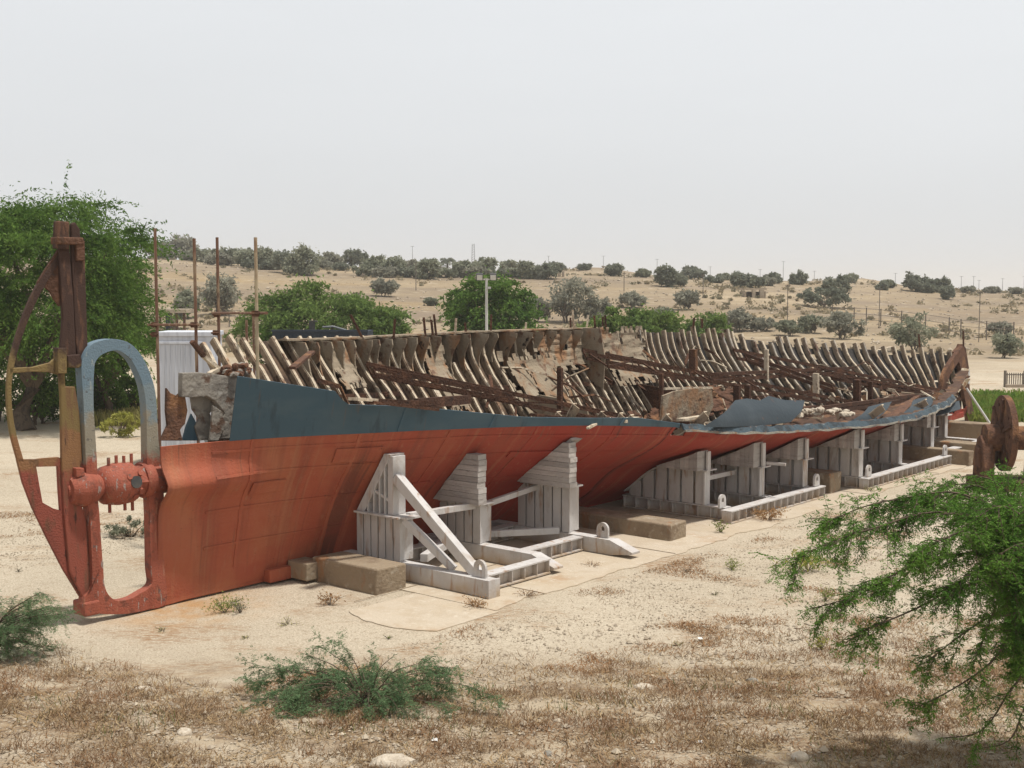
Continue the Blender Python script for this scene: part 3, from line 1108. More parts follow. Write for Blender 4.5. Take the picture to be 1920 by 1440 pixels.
# --- debris bed inside the hull
g = []
for i, s in enumerate(np.arange(3.0, 32.6, .25)):
    zl = np.interp(s, [3, 6, 12, 20, 28, 33], [1.15, .85, .75, .85, 1.1, 1.5])
    a, b = zfar(s, zl) - .05, znear(s, zl) - .06
    g.append([W(s, -a + (a + b) * j / 16, zl + .16 * nz(s * 1.4, j * .6, 3) + .12 * nz(s * 4, j * 1.7, 1)) for j in range(17)])
m = MB()
m.shell(g, -.05)
m.build('rubble_bed', M['inner'], ship, smooth=60)

# --- long girders fallen across the hull: two chords and lacing
def girder(a, b, gap, n, mat=None, w=.09, h=.11):
    a, b = np.array(a), np.array(b)
    d = unit(b - a)
    m = MB()
    gp = np.array(gap, float)
    m.bar(a, b, w * .9, h * .85)
    gp = gp * 1.05
    m.bar(a + gp, b + gp * .75, w * .9, h * .85)
    n = max(2, n // 2)
    for i in range(n + 1):
        f = i / n
        p = a + (b - a) * f
        p2 = p + gp * (1 - .25 * f)
        m.bar(p, p2, .035, .04)
        if i < n and i % 2 == 0:
            f2 = (i + .8) / n
            m.bar(p2, a + (b - a) * f2, .035, .035)
    return m.build('girder', mat or M['rust'], ship)


def pt(px, py, t):
    return on_t(px, py, t)


girder(pt(686, 682, -1.9), pt(1195, 786, 1.6), (0.12, -.05, -.22), 9)
girder(pt(700, 690, -1.5), pt(960, 742, .2), (0.05, -.05, -.13), 3)
girder(pt(1092, 656, -2.5), pt(1640, 762, 1.6), (0.1, -.06, -.20), 12)
girder(pt(1105, 664, -2.2), pt(1395, 712, .2), (.4, -.5, -.26), 6)
girder(pt(1375, 656, -2.2), pt(1795, 738, .9), (0.1, -.1, -.24), 12)
girder(pt(1395, 664, -2.0), pt(1560, 724, .4), (.1, -.1, -.2), 4)
girder(pt(1330, 702, -.9), pt(1600, 690, -1.2), (0, 0, -.16), 6)
girder(pt(1500, 770, 2.3), pt(1760, 736, 1.0), (0, 0, -.14), 5)
girder(pt(780, 752, .9), pt(880, 745, .2), (0, 0, -.1), 3)
girder(pt(690, 752, 1.2), pt(815, 757, 1.2), (0, 0, -.10), 5)
girder(pt(1560, 700, -.9), pt(1745, 735, .8), (0, 0, -.16), 6)
# pale stringer slanting up across the forward ribs
m = MB()
m.bar(pt(1530, 690, -2.25), pt(1672, 652, -2.0), .10, .10)
m.build('side_stringer', M['rib'], ship)
m = MB()
m.bar(pt(1690, 720, -1.3), pt(1770, 688, -.5), .10, .10)
m.build('side_stringer', M['rib'], ship)
for (px, py0, py1, t, w, mt) in ((1530, 700, 742, .2, .16, 'rib'), (1607, 712, 748, .9, .2, 'rust'), (1382, 722, 750, 1.2, .16, 'rust'), (1402, 722, 748, 1.2, .14, 'rust'), (1300, 655, 690, -1.5, .2, 'rustb'),
                                 (1437, 655, 700, -1.0, .12, 'rib'), (1632, 715, 745, 1.0, .14, 'rust'), (1050, 690, 760, -.6, .12, 'rust'), (1240, 700, 770, .5, .1, 'rustb')):
    m = MB()
    m.bar(pt(px, py1 + 12, t), pt(px, py0, t), w, w * .7)
    m.build('stanchion', M[mt], ship)

# --- twisted scrap lying about inside, each bar on its own
for k in range(96):
    s = random.choice([random.uniform(9.5, 20), random.uniform(18, 31), random.uniform(5, 12)])
    z = random.uniform(.9, 1.5) if s < 26 else random.uniform(1.2, 1.7)
    f = random.uniform(-.8, .85)
    t = f * (znear(s, z) if f > 0 else zfar(s, z))
    p = W(s, t, z + .1)
    d = np.array([random.gauss(0, 1), random.gauss(0, 1), random.gauss(.25, .35)])
    d /= np.linalg.norm(d)
    L = random.uniform(.35, 1.1)
    mid = p + d * L * .5 + RNG.normal(size=3) * .07
    end = p + d * L
    # keep the piece inside the hull
    for e in (end, mid):
        loc = e - ORG
        ls, lt, lz = loc @ U, loc @ V, loc[2]
        lim = znear(ls, lz) if lt > 0 else zfar(ls, lz)
        if abs(lt) > lim - .12:
            e -= V * (lt - math.copysign(max(0, lim - .15), lt))
    m = MB()
    w = random.uniform(.04, .12)
    m.bar(p, mid, w, .03, RNG.normal(size=3))
    m.bar(mid, end, w, .03, RNG.normal(size=3))
    m.build('bent_bar', random.choice([M['rib'], M['rib'], M['rustb'], M['rust'], M['rust'], M['tan']]), ship)
for k in range(70):
    s = random.uniform(4.5, 31)
    z = random.uniform(1.3, 3.3) if s < 22 else random.uniform(1.3, 2.4)
    t = -(zfar(s, z) - random.uniform(.16, .5))
    p = W(s, t, z)
    L = random.uniform(.4, 1.5)
    d = U * random.choice([-1, 1]) * random.uniform(.3, 1) + np.array([0, 0, random.uniform(-.9, .5)]) + V * random.uniform(.1, .6)
    d /= np.linalg.norm(d)
    mid = p + d * L * .5 + RNG.normal(size=3) * .08
    end = p + d * L + np.array([0, 0, -.15 * L])
    for e in (mid, end):
        loc = e - ORG
        ls, lt, lz = loc @ U, loc @ V, max(loc[2], .9)
        e[2] = ORG[2] + lz
        hi, lo = znear(ls, lz) - .2, -(zfar(ls, lz) - .14)
        e += V * (min(max(lt, lo), max(hi, lo)) - lt)
    m = MB()
    w = random.uniform(.03, .09)
    m.bar(p, mid, w, .025, RNG.normal(size=3))
    m.bar(mid, end, w * .8, .025, RNG.normal(size=3))
    m.build('twisted_strip', random.choice([M['rust'], M['rust'], M['rustb'], M['tan'], M['rib']]), ship)
for (sa, sb, z0, z1) in ((6.5, 11.5, 2.15, 1.95), (10.5, 16.0, 2.75, 2.55), (16.2, 24.5, 2.55, 2.3), (19.0, 29.0, 1.75, 1.7), (4.6, 8.5, 3.0, 2.8)):
    m = MB()
    ss_ = np.arange(sa, sb, .4)
    A = [W(s, -(zfar(s, z0 + (z1 - z0) * i / len(ss_)) - .15), z0 + (z1 - z0) * i / len(ss_) + .03 * nz(s * 1.5)) for i, s in enumerate(ss_)]
    m.ribbon(A, [a + np.array([0, 0, -.10 - .03 * nz(i * .7)]) for i, a in enumerate(A)], V * .06)
    m.build('inner_stringer', M['rust'], ship)
for k in range(26):
    s = random.uniform(9, 30)
    z = random.uniform(1.1, 1.7)
    f = random.uniform(-.75, .7)
    t = f * (znear(s, z) if f > 0 else zfar(s, z))
    p = W(s, t, z)
    n1, n2 = unit(RNG.normal(size=3)), unit(RNG.normal(size=3))
    L = random.uniform(.15, .4)
    m = MB()
    m.prism([p + n1 * L, p + n2 * L * .7, p - n1 * L * .6 + n2 * .2 * L, p - n2 * L * .6], np.cross(n1, n2) * .03)
    m.build('scrap_plate', random.choice([M['rib'], M['tan'], M['rustb']]), ship)

# --- loose pieces along the near edge
for (a, b, w, h, mt) in (((662, 748, 1.75), (700, 750, 1.7), .22, .05, 'rib'), ((697, 754, 1.8), (820, 768, 2.0), .12, .05, 'rust'), ((1000, 778, 2.3), (1060, 783, 2.4), .2, .05, 'rust'),
                         ((1275, 787, 2.9), (1316, 781, 2.6), .16, .05, 'rib'), ((1165, 790, 2.8), (1190, 784, 2.5), .2, .06, 'rib'), ((1102, 803, 2.9), (1122, 792, 2.7), .06, .04, 'rib'),
                         ((548, 690, .0), (585, 660, -1.0), .12, .05, 'rustb'), ((360, 640, -.3), (382, 668, -.3), .09, .06, 'rust'), ((382, 668, -.3), (410, 692, -.3), .09, .06, 'rib'), ((392, 702, -.2), (412, 690, -.3), .09, .06, 'rib'),
                         ((1455, 768, 2.6), (1530, 762, 2.2), .1, .05, 'rust'), ((1640, 800, 3.4), (1722, 742, 1.3), .14, .05, 'rustb'), ((1655, 796, 3.4), (1700, 760, 2.2), .08, .05, 'rust')):
    m = MB()
    m.bar(pt(*a), pt(*b), w, h)
    m.build('loose_bar', M[mt], ship)
for k in range(26):
    m = MB()
    px = random.uniform(1495, 1600)
    p = pt(px, 768 + abs(px - 1545) * .12 + random.uniform(-3, 8), random.uniform(2.4, 3.3))
    m.rock(p, random.uniform(.06, .14), k, .6, 1)
    m.build('rubble_lump', M['stone'], ship)
for (x0, x1, y, t) in ((455, 540, 672, -.5),):
    for k in range(40):
        m = MB()
        m.rock(pt(random.uniform(416, 468), random.uniform(692, 706) - 8 * (k % 4 == 0), random.uniform(-.3, .3)), random.uniform(.04, .10), k + 40, .7, 1)
        m.build('rust_lump', M['rustb'] if k % 3 else M['greyc'], ship)

# --- forward blue plates flopped over the near edge, and the pale torn lip below them
def bent_plate(pix_bot, pix_top, tb, tt, mat, name='bent_plate', n=6, bulge=.08):
    A = [np.array(pt(*p, tb)) for p in pix_bot]
    B = [np.array(pt(*p, tt)) for p in pix_top]
    g = []
    for i in range(len(A)):
        g.append([A[i] + (B[i] - A[i]) * j / n + V * bulge * math.sin(math.pi * j / n) + V * .03 * nz(i * .7, j * .7, tb) for j in range(n + 1)])
    m = MB()
    m.shell(g, .02, None, 1, 0, 0)
    return m.build(name, [mat, M['inner']], ship, smooth=50)


bent_plate([(1318, 800), (1350, 801), (1385, 800), (1425, 798), (1450, 796), (1482, 792)], [(1378, 752), (1400, 748), (1425, 752), (1440, 743), (1470, 751), (1508, 752)], 3.35, 2.95, M['slate'])
bent_plate([(1588, 793), (1605, 792), (1622, 790), (1640, 786)], [(1628, 764), (1642, 760), (1656, 757), (1672, 754)], 3.55, 3.1, M['slate'])
bent_plate([(1652, 794), (1664, 793), (1676, 790)], [(1690, 757), (1704, 751), (1714, 748)], 3.45, 2.5, M['rustb'])
bent_plate([(1688, 778), (1705, 776), (1722, 772), (1742, 765)], [(1712, 752), (1722, 748), (1734, 746), (1746, 744)], 3.3, 2.6, M['slate'])
bent_plate([(1712, 790), (1745, 783), (1775, 775), (1800, 768)], [(1716, 772), (1745, 768), (1772, 760), (1798, 752)], 2.95, 2.6, M['slate'], bulge=.01)
M['lip'] = layered('torn_plate_lip', (.055, .08, .098), [('n', (.03, .035, .04), (3, 3, 5), .48, .6, .8), ('n', (.34, .36, .35), (2, 5, 9), .62, .72, .6), ('n', RUST_O, (5, 5, 5), .6, .7, .6)], rough=.85, bump=(.5, 14))
M['lipw'] = layered('chalky_lower_lip', (.30, .28, .24), [('n', (.12, .12, .12), (2, 4, 6), .46, .6, .85), ('n', RUST_O, (4, 4, 4), .56, .66, .7)], rough=.9, bump=(.5, 14))
A, B = [], []
for s in np.arange(11.25, 28.0, .2):
    t, z = prof(TN, s)[-1]
    e = .03 * nz(s * 2.1, 3)
    A.append(W(s, t + .10 + e, z - .04 + .03 * nz(s * 1.4)))
    B.append(W(s, t + .02 + e, z + .09 + .05 * nz(s * 3.1, 2)))
m = MB()
m.ribbon(A, B, V * .05)
m.build('torn_lip', M['lip'], ship)
m = MB()
A2 = [a + V * .035 + np.array([0, 0, -.035 - .02 * nz(i * .4, 9)]) for i, a in enumerate(A)]
m.ribbon(A2, [a + np.array([0, 0, .045 + .03 * nz(i * .5, 4)]) for i, a in enumerate(A2)], V * .02)
m.build('lip_edge', M['lipw'], ship)
A, B = [], []
for s in np.arange(11.3, 34.5, .2):
    t, z = prof(TN, s)[-1]
    A.append(W(s, t + .04, z + .04 + .04 * nz(s * 3.3)))
    B.append(W(s, t - .35 + .2 * nz(s * 1.3, 6), z + .03 + .10 * nz(s * 2.4, 2)))
m = MB()
m.ribbon(A, B, np.array([0, 0, .03]))
m.build('torn_shelf', M['inner'], ship)

# --- the bow: stem bar curving up, crumpled plates round it
m = MB()
m.ribbon(q(smooth_open([(1828, 806), (1822, 770), (1816, 735), (1812, 700), (1806, 672), (1795, 652)]), 0), q(smooth_open([(1814, 806), (1810, 770), (1804, 738), (1800, 708), (1796, 682), (1788, 660)]), 0), V * .14)
m.build('stem', M['rustb'], ship)
m = MB()
m.ribbon(q(smooth_open([(1762, 732), (1766, 706), (1776, 684), (1790, 664), (1802, 648)]), .6), q(smooth_open([(1772, 732), (1776, 708), (1786, 690), (1797, 674), (1808, 664)]), .6), V * .14)
m.build('breast_hook', M['rustb'], ship)
m = MB()
m.ribbon(q(smooth_open([(1775, 735), (1790, 722), (1800, 705), (1806, 690)]), .3), q(smooth_open([(1790, 742), (1802, 726), (1810, 708), (1815, 692)]), .3), V * .1)
m.build('breast_hook', M['rib'], ship)
for k in range(22):
    px, py = random.uniform(1738, 1814), 0
    py = np.interp(px, [1738, 1775, 1814], [755, 748, 705]) + random.uniform(-12, 10)
    p = pt(px, py, np.interp(px, [1738, 1814], [2.2, .2]) + random.uniform(-.3, .2))
    n1, n2 = unit(RNG.normal(size=3)), unit(RNG.normal(size=3))
    L = random.uniform(.12, .36)
    m = MB()
    m.prism([p + n1 * L, p + n2 * L * .7, p - n1 * L * .6, p - n2 * L * .5], np.cross(n1, n2) * .04)
    m.build('crumpled_plate', random.choice([M['rib'], M['tan'], M['rustb'], M['rib']]), ship)
m = MB()
m.prism(q([(1792, 664), (1800, 645), (1806, 652), (1812, 690), (1808, 702), (1796, 690)], -.2), V * .2)
m.build('bow_plate', M['rust'], ship)
m = MB()
m.bar(pt(1807, 664, 0), pt(1806, 620, 0), .05, .05)
m.build('stem_rod', M['rust'], ship)
for px in (1812, 1817):
    m = MB()
    m.bar(pt(px, 692, 0), pt(px, 720, .1), .05, .05)
    m.build('stem_rod', M['metalw'], ship)

# ================================================================ CRADLES
def corr_web(mb, s, t0, t1, z0, zf, n, depth=.16, d=1, fl=.085):
    """transverse web plate with upright fins; zf(t) gives its top"""
    ts = np.linspace(t0, t1, n + 1)
    top = [W(s, t, zf(t)) for t in ts]
    bot = [W(s, t, z0) for t in ts]
    mb.ribbon(top, bot, U * .025)
    for i, t in enumerate(ts):
        zt = zf(t)
        if zt - z0 > .12:
            mb.box(W(s - d * depth / 2, t, (z0 + zt) / 2), (depth, .022, zt - z0), np.array([U, V, [0, 0, 1]]))
            mb.box(W(s - d * depth, t - (fl - .085) * .5 + .03 * (fl < .1), (z0 + zt) / 2), (.022, fl, zt - z0), np.array([U, V, [0, 0, 1]]))


def wedge(mb, s0, s1, t0, t1, z0, gapfun, n, vertical=True):
    """stack of painted timbers shaped to the hull: upright planks or courses"""
    if vertical:
        for i in range(n):
            a, b = t0 + (t1 - t0) * i / n, t0 + (t1 - t0) * (i + .955) / n
            za, zb_ = gapfun(a), gapfun(b)
            e = random.uniform(-.012, .012)
            if min(za, zb_) < z0 + .03:
                za = max(za, z0 + .03)
                zb_ = max(zb_, z0 + .04)
            mb.prism([W(s0 + e, a, z0), W(s0 + e, b, z0), W(s0 + e, b, zb_), W(s0 + e, a, za)], U * (s1 - s0))
    else:
        tl, zt = gapfun
        h = (zt - z0) / n
        for i in range(n):
            fa, fb = i / n, (i + .94) / n
            ta, tb = t0 + (tl - t0) * fa, t0 + (tl - t0) * fb
            e = random.uniform(-.012, .012)
            mb.prism([W(s0 + e, ta, z0 + h * i), W(s0 + e, t1 + e, z0 + h * i), W(s0 + e, t1 + e, z0 + h * (i + .94)), W(s0 + e, tb, z0 + h * (i + .94))], U * (s1 - s0))


def lug(s, t, z, parent, along=U):
    m = MB()
    r, n = .13, 10
    arc = [(r * math.cos(math.pi * k / n), .16 + r * math.sin(math.pi * k / n)) for k in range(n + 1)]
    inner = [(.05 * math.cos(math.pi * k / n), .17 + .05 * math.sin(math.pi * k / n)) for k in range(n + 1)]
    P = lambda a, b: W(s, t, z) + along * a + np.array([0, 0, b])
    off = np.cross(along, [0, 0, 1]) * .05
    m.ribbon([P(*a) for a in arc], [P(*a) for a in inner], off)
    m.prism([P(r, .16), P(.05, .17), P(.05, .12), P(-.05, .12), P(-.05, .17), P(-r, .16), P(-r, 0), P(r, 0)], off)
    return m.build('lifting_lug', M['white'], parent)


def gapN(s):
    return lambda t: float(np.interp(t, prof(TN, s)[:, 0] - .02, prof(TN, s)[:, 1])) - .05


AX = np.array([U, V, [0, 0, 1]])
ZB = .018
# ---- first cradle (three posts, A-brace)
c1 = empty('steel_cradle', W(6.7, 2.2, ZB), HEAD)
tag(c1, 'nearest white steel cradle with a sloping tube brace and three separate posts', 'cradle', 'white cradles under the hull')
for (s, t0, t1, beam_end, n) in ((4.62, .74, 1.66, 3.72, 5), (6.62, .88, 1.72, 3.0, 4), (8.5, 1.24, 2.34, 3.35, 5)):
    ztop_ = {4.62: 1.09, 6.62: 1.05, 8.5: 1.2}[s]
    m = MB()
    g_ = gapN(s)
    corr_web(m, s, t0, t1, ZB + .30, lambda t: ztop_, n, .09, 1, .84 * (t1 - t0) / n)
    m.box(W(s + .12, t1 - .05, (ztop_ + ZB + .3) / 2), (.34, .04, ztop_ - ZB - .3), AX)
    m.box(W(s - .02, (t0 + t1) / 2 + .05, ztop_ + .015), (.46, t1 - t0 + .16, .03), AX)
    m.build('post', M['white'], c1)
    m = MB()
    if s == 4.62:
        # welded bearer: raking head plate, upright and fins
        zt = 2.17
        m.prism([W(s, .70, ztop_ + .03), W(s, 1.40, zt), W(s, 1.56, zt), W(s, .90, ztop_ + .03)], U * .34)
        m.box(W(s, 1.53, (ztop_ + zt) / 2), (.30, .13, zt - ztop_ - .07), AX)
        for k, t in enumerate((.98, 1.13, 1.27, 1.40)):
            hh = (zt - ztop_) * (t - .74) / .75
            m.box(W(s - .03, t, ztop_ + .03 + hh / 2), (.28, .03, hh), AX)
        m.bar(W(s - .12, 1.0, 1.55), W(s - .12, 1.5, 1.36), .05, .05)
        m.build('bearer', M['white'], c1, bevel=.006)
    else:
        if s == 6.62:
            wedge(m, s - .24, s - .02, .80, 1.93, ztop_ + .035, (1.66, 2.01), 9, False)
            for t in (1.15, 1.38):
                m.box(W(s - .05 - .26, t, 1.5), (.03, .10, .66), AX)
        else:
            wedge(m, s - .26, s - .04, 1.26, 2.58, ztop_ + .035, (2.44, 2.10), 9, False)
            m.bar(W(s - .12, 1.26, 1.24), W(s - .12, 2.56, 2.16), .32, .05)
            for t in (1.85, 2.1):
                m.box(W(s - .33, t, 1.55), (.03, .11, .46), AX)
        m.build('timber_wedge', M['whitew'], c1)
    m = MB()
    m.box(W(s, (.2 + beam_end) / 2, ZB + .15), (.24, beam_end - .2, .28), AX)
    if s != 4.62:
        m.prism([W(s, beam_end, ZB + .29), W(s, beam_end, ZB + .01), W(s, beam_end + .5, ZB + .08), W(s, beam_end + .5, ZB + .12)], U * .26)
    else:
        m.box(W(s, beam_end + .015, ZB + .15), (.28, .03, .30), AX)
    m.build('cross_beam', M['white'], c1)
for (sa, sb, t) in ((4.76, 6.48, 3.32), (6.76, 8.36, 2.62), (4.76, 6.48, .9), (6.76, 8.36, .9)):
    m = MB()
    m.ibeam(W(sa, t, ZB + .15), W(sb, t, ZB + .15), .24, .26)
    m.build('side_beam', M['white'], c1)
for a, b, w in (((4.55, 1.60, 1.78), (4.72, 3.30, ZB + .30), .17), ((4.55, 1.80, 1.06), (4.75, 2.75, ZB + .30), .12), ((4.7, 1.72, 1.10), (6.5, 1.62, 1.02), .11), ((6.75, 1.70, 1.02), (8.42, 1.55, 1.12), .10),
                ((6.7, 1.0, ZB + .34), (8.3, 2.2, ZB + .34), .12), ((4.9, 1.9, ZB + .34), (6.4, 1.2, ZB + .34), .14)):
    m = MB()
    m.bar(W(*a), W(*b), w, w)
    m.build('brace', M['white'], c1, bevel=.008)
m = MB()
m.box(W(4.62, 1.78, 1.10), (.3, .30, .03), AX)
m.build('bracket', M['white'], c1)
lug(4.62, 3.45, ZB + .29, c1, V)
lug(8.5, 3.1, ZB + .29, c1, V)

# ---- the broader cradles further along the hull
def broad_cradle(specs, sa, sb, tb, label, tin=.7, lugs=(), bars=(), parts_low=0.0):
    root = empty('steel_cradle', W((sa + sb) / 2, tb * .7, ZB), HEAD)
    tag(root, label, 'cradle', 'white cradles under the hull')
    z0 = ZB + .30
    for (s, t1, zp, nf, npl) in specs:
        g_ = gapN(s)
        m = MB()
        # find where the hull leaves the base plate
        ts = np.linspace(.3, t1, 80)
        tin_ = next((t for t in ts if g_(t) > z0 + .10), tin)
        corr_web(m, s, tin_, t1, z0, lambda t: min(zp, max(z0 + .05, g_(t) - .02)), nf, .11, 1, .80 * (t1 - tin_) / nf)
        m.box(W(s - .08, t1 + .02, (zp + z0) / 2), (.22, .035, zp - z0), AX)
        tw = next((t for t in ts if g_(t) > zp + .06), t1 - .5)
        m.box(W(s - .02, (tw + t1) / 2 + .04, zp + .013), (.42, t1 - tw + .14, .026), AX)
        cap = [t for t in np.linspace(tin_, t1, 14) if g_(t) < zp + .08]
        if len(cap) > 2:
            m.ribbon([W(s - .22, t, min(zp, g_(t) - .005)) for t in cap], [W(s + .04, t, min(zp, g_(t) - .005)) for t in cap], np.array([0, 0, .03]))
        m.build('post', M['white'], root)
        m = MB()
        wedge(m, s - .24, s + .2, tw, t1 + .02, zp + .03, g_, npl, True)
        m.build('timber_wedge', M['whitew'], root)
        m = MB()
        m.box(W(s - .1, t1 + .07, (zp + g_(t1)) / 2), (.13, .05, g_(t1) - zp - .02), AX)
        m.build('end_post', M['white'], root, bevel=.006)
        m = MB()
        m.ibeam(W(s, .6, ZB + .15), W(s, tb - .15, ZB + .15), .26, .28)
        m.build('cross_beam', M['white'], root)
    m = MB()
    m.ibeam(W(sa, tb, ZB + .14), W(sb, tb, ZB + .14), .26, .27)
    m.build('side_beam', M['white'], root)
    for a, b, w in bars:
        m = MB()
        m.bar(W(*a), W(*b), w, w)
        m.build('brace', M['white'], root)
    for s, t in lugs:
        lug(s, t, ZB + .29, root, U)
    return root


broad_cradle([(12.84, 2.76, 1.06, 6, 9), (14.65, 3.1, .96, 7, 10), (16.5, 3.24, .95, 6, 9)], 12.5, 16.95, 3.42,
             'second white cradle from the stern, in shade behind a dry orange tuft', lugs=((16.7, 3.42), (12.7, 3.2)),
             bars=(((12.95, 2.5, .82), (14.5, 2.45, .80), .10), ((14.7, 3.15, 1.05), (14.75, 3.62, 1.05), .06)))
broad_cradle([(18.75, 3.62, 1.02, 8, 9), (21.6, 3.45, .92, 7, 8)], 18.6, 24.2, 3.75,
             'third white cradle from the stern, whose planked top carries the bent blue plates', lugs=((18.9, 3.75), (24.0, 3.75)))
broad_cradle([(25.0, 3.0, .95, 6, 6), (28.2, 2.2, 1.0, 5, 5)], 24.8, 29.5, 3.3,
             'farthest white cradle, under the crumpled bow beside the white prop')

# white raking prop at the bow, ending in a foot
pr = MB()
a, b = on_t(1812, 728, .3), on_z(1856, 794, .05)
pr.tube([a, b], .045, 8)
o = pr.build('bow_prop', M['metalw'], None, b)
tag(o, 'white raking prop leaning from the ground against the bow', 'prop')

# keel blocks and concrete sleepers
def block(s0, s1, t0, t1, z0, z1, label):
    m = MB()
    m.box(W((s0 + s1) / 2, (t0 + t1) / 2, (z0 + z1) / 2), (s1 - s0, t1 - t0, z1 - z0), AX)
    o = m.build('concrete_block', M['conc'], None, W((s0 + s1) / 2, (t0 + t1) / 2, z0), bevel=.03)
    for v_ in o.data.vertices:
        v_.co += Vector((random.uniform(-.03, .03), random.uniform(-.03, .03), random.uniform(-.02, .012)))
    tag(o, label, 'block', 'concrete blocks under the hull')
    return o


block(3.55, 4.22, .55, 2.15, -.02, .42, 'stained concrete block standing in front of the nearest cradle post')
block(10.2, 10.8, .5, 3.5, -.02, .34, 'long concrete block in the hull shade with an orange-stained end')
block(17.5, 18.1, .6, 3.4, -.02, .50, 'concrete block between the second and third cradles')
block(24.35, 24.75, 1.0, 4.3, -.02, .42, 'lighter concrete block past the lugged end of the third cradle')
block(26.2, 27.0, 2.4, 4.6, -.02, .40, 'low concrete block beside the farthest cradle')
block(30.0, 30.6, 1.0, 3.2, -.02, .60, 'farthest concrete block, below the white bow prop')
m = MB()
m.box(W(3.1, .12, .09 + .06), (.5, .34, .22), AX)
o = m.build('keel_block', M['red'], None, W(3.1, .12, .03), bevel=.02)
tag(o, 'red painted block wedged under the keel behind the concrete block', 'block')
m = MB()
m.box(W(3.5, .45, .2), (.4, .5, .3), AX)
o = m.build('keel_block', M['conc'], None, W(3.5, .45, .05), bevel=.02)
tag(o, 'small concrete block between the red keel block and the stained block', 'block')

# slab
m = MB()
edge = []
for s in np.arange(4.05, 34.6, .15):
    edge.append((s, 4.2 + .22 * nz(s * .9) + .09 * nz(s * 3.1)))
tp = [W(s, t, -.022) for s, t in edge]
bt = [W(s, -3.9, -.022) for s, t in edge]
m.ribbon(tp, bt, np.array([0, 0, .08]))
ne = [(2.35 + .3 * (t - 3.4) ** 2 + .06 * nz(t * 5), t) for t in np.arange(2.55, 4.36, .12)]
m.ribbon([W(s, t, -.024) for s, t in ne], [W(4.03 + .02 * nz(t * 6), t, -.024) for s, t in ne], np.array([0, 0, .08]))
for s in (5.35, 9.3, 13.6, 18.0, 22.4, 26.8):
    m.box(W(s, 1.2, .024), (.018, 6.0, .006), AX, 1)
m.box(W(15, 2.2, .0245), (24, .016, .006), AX, 1)
o = m.build('concrete_pad', [M['slab'], M['conc']], None, W(10, 0, 0))
tag(o, None, None, None, 'structure')
# ================================================================ GROUND
def axis(lo, hi, step, far_lo, far_hi, g=1.16):
    a = list(np.arange(lo, hi + 1e-6, step))
    d = step
    while a[-1] < far_hi:
        d *= g
        a.append(a[-1] + d)
    d = step
    b = []
    x = lo
    while x > far_lo:
        d *= g
        x -= d
        b.append(x)
    return np.array(b[::-1] + a)


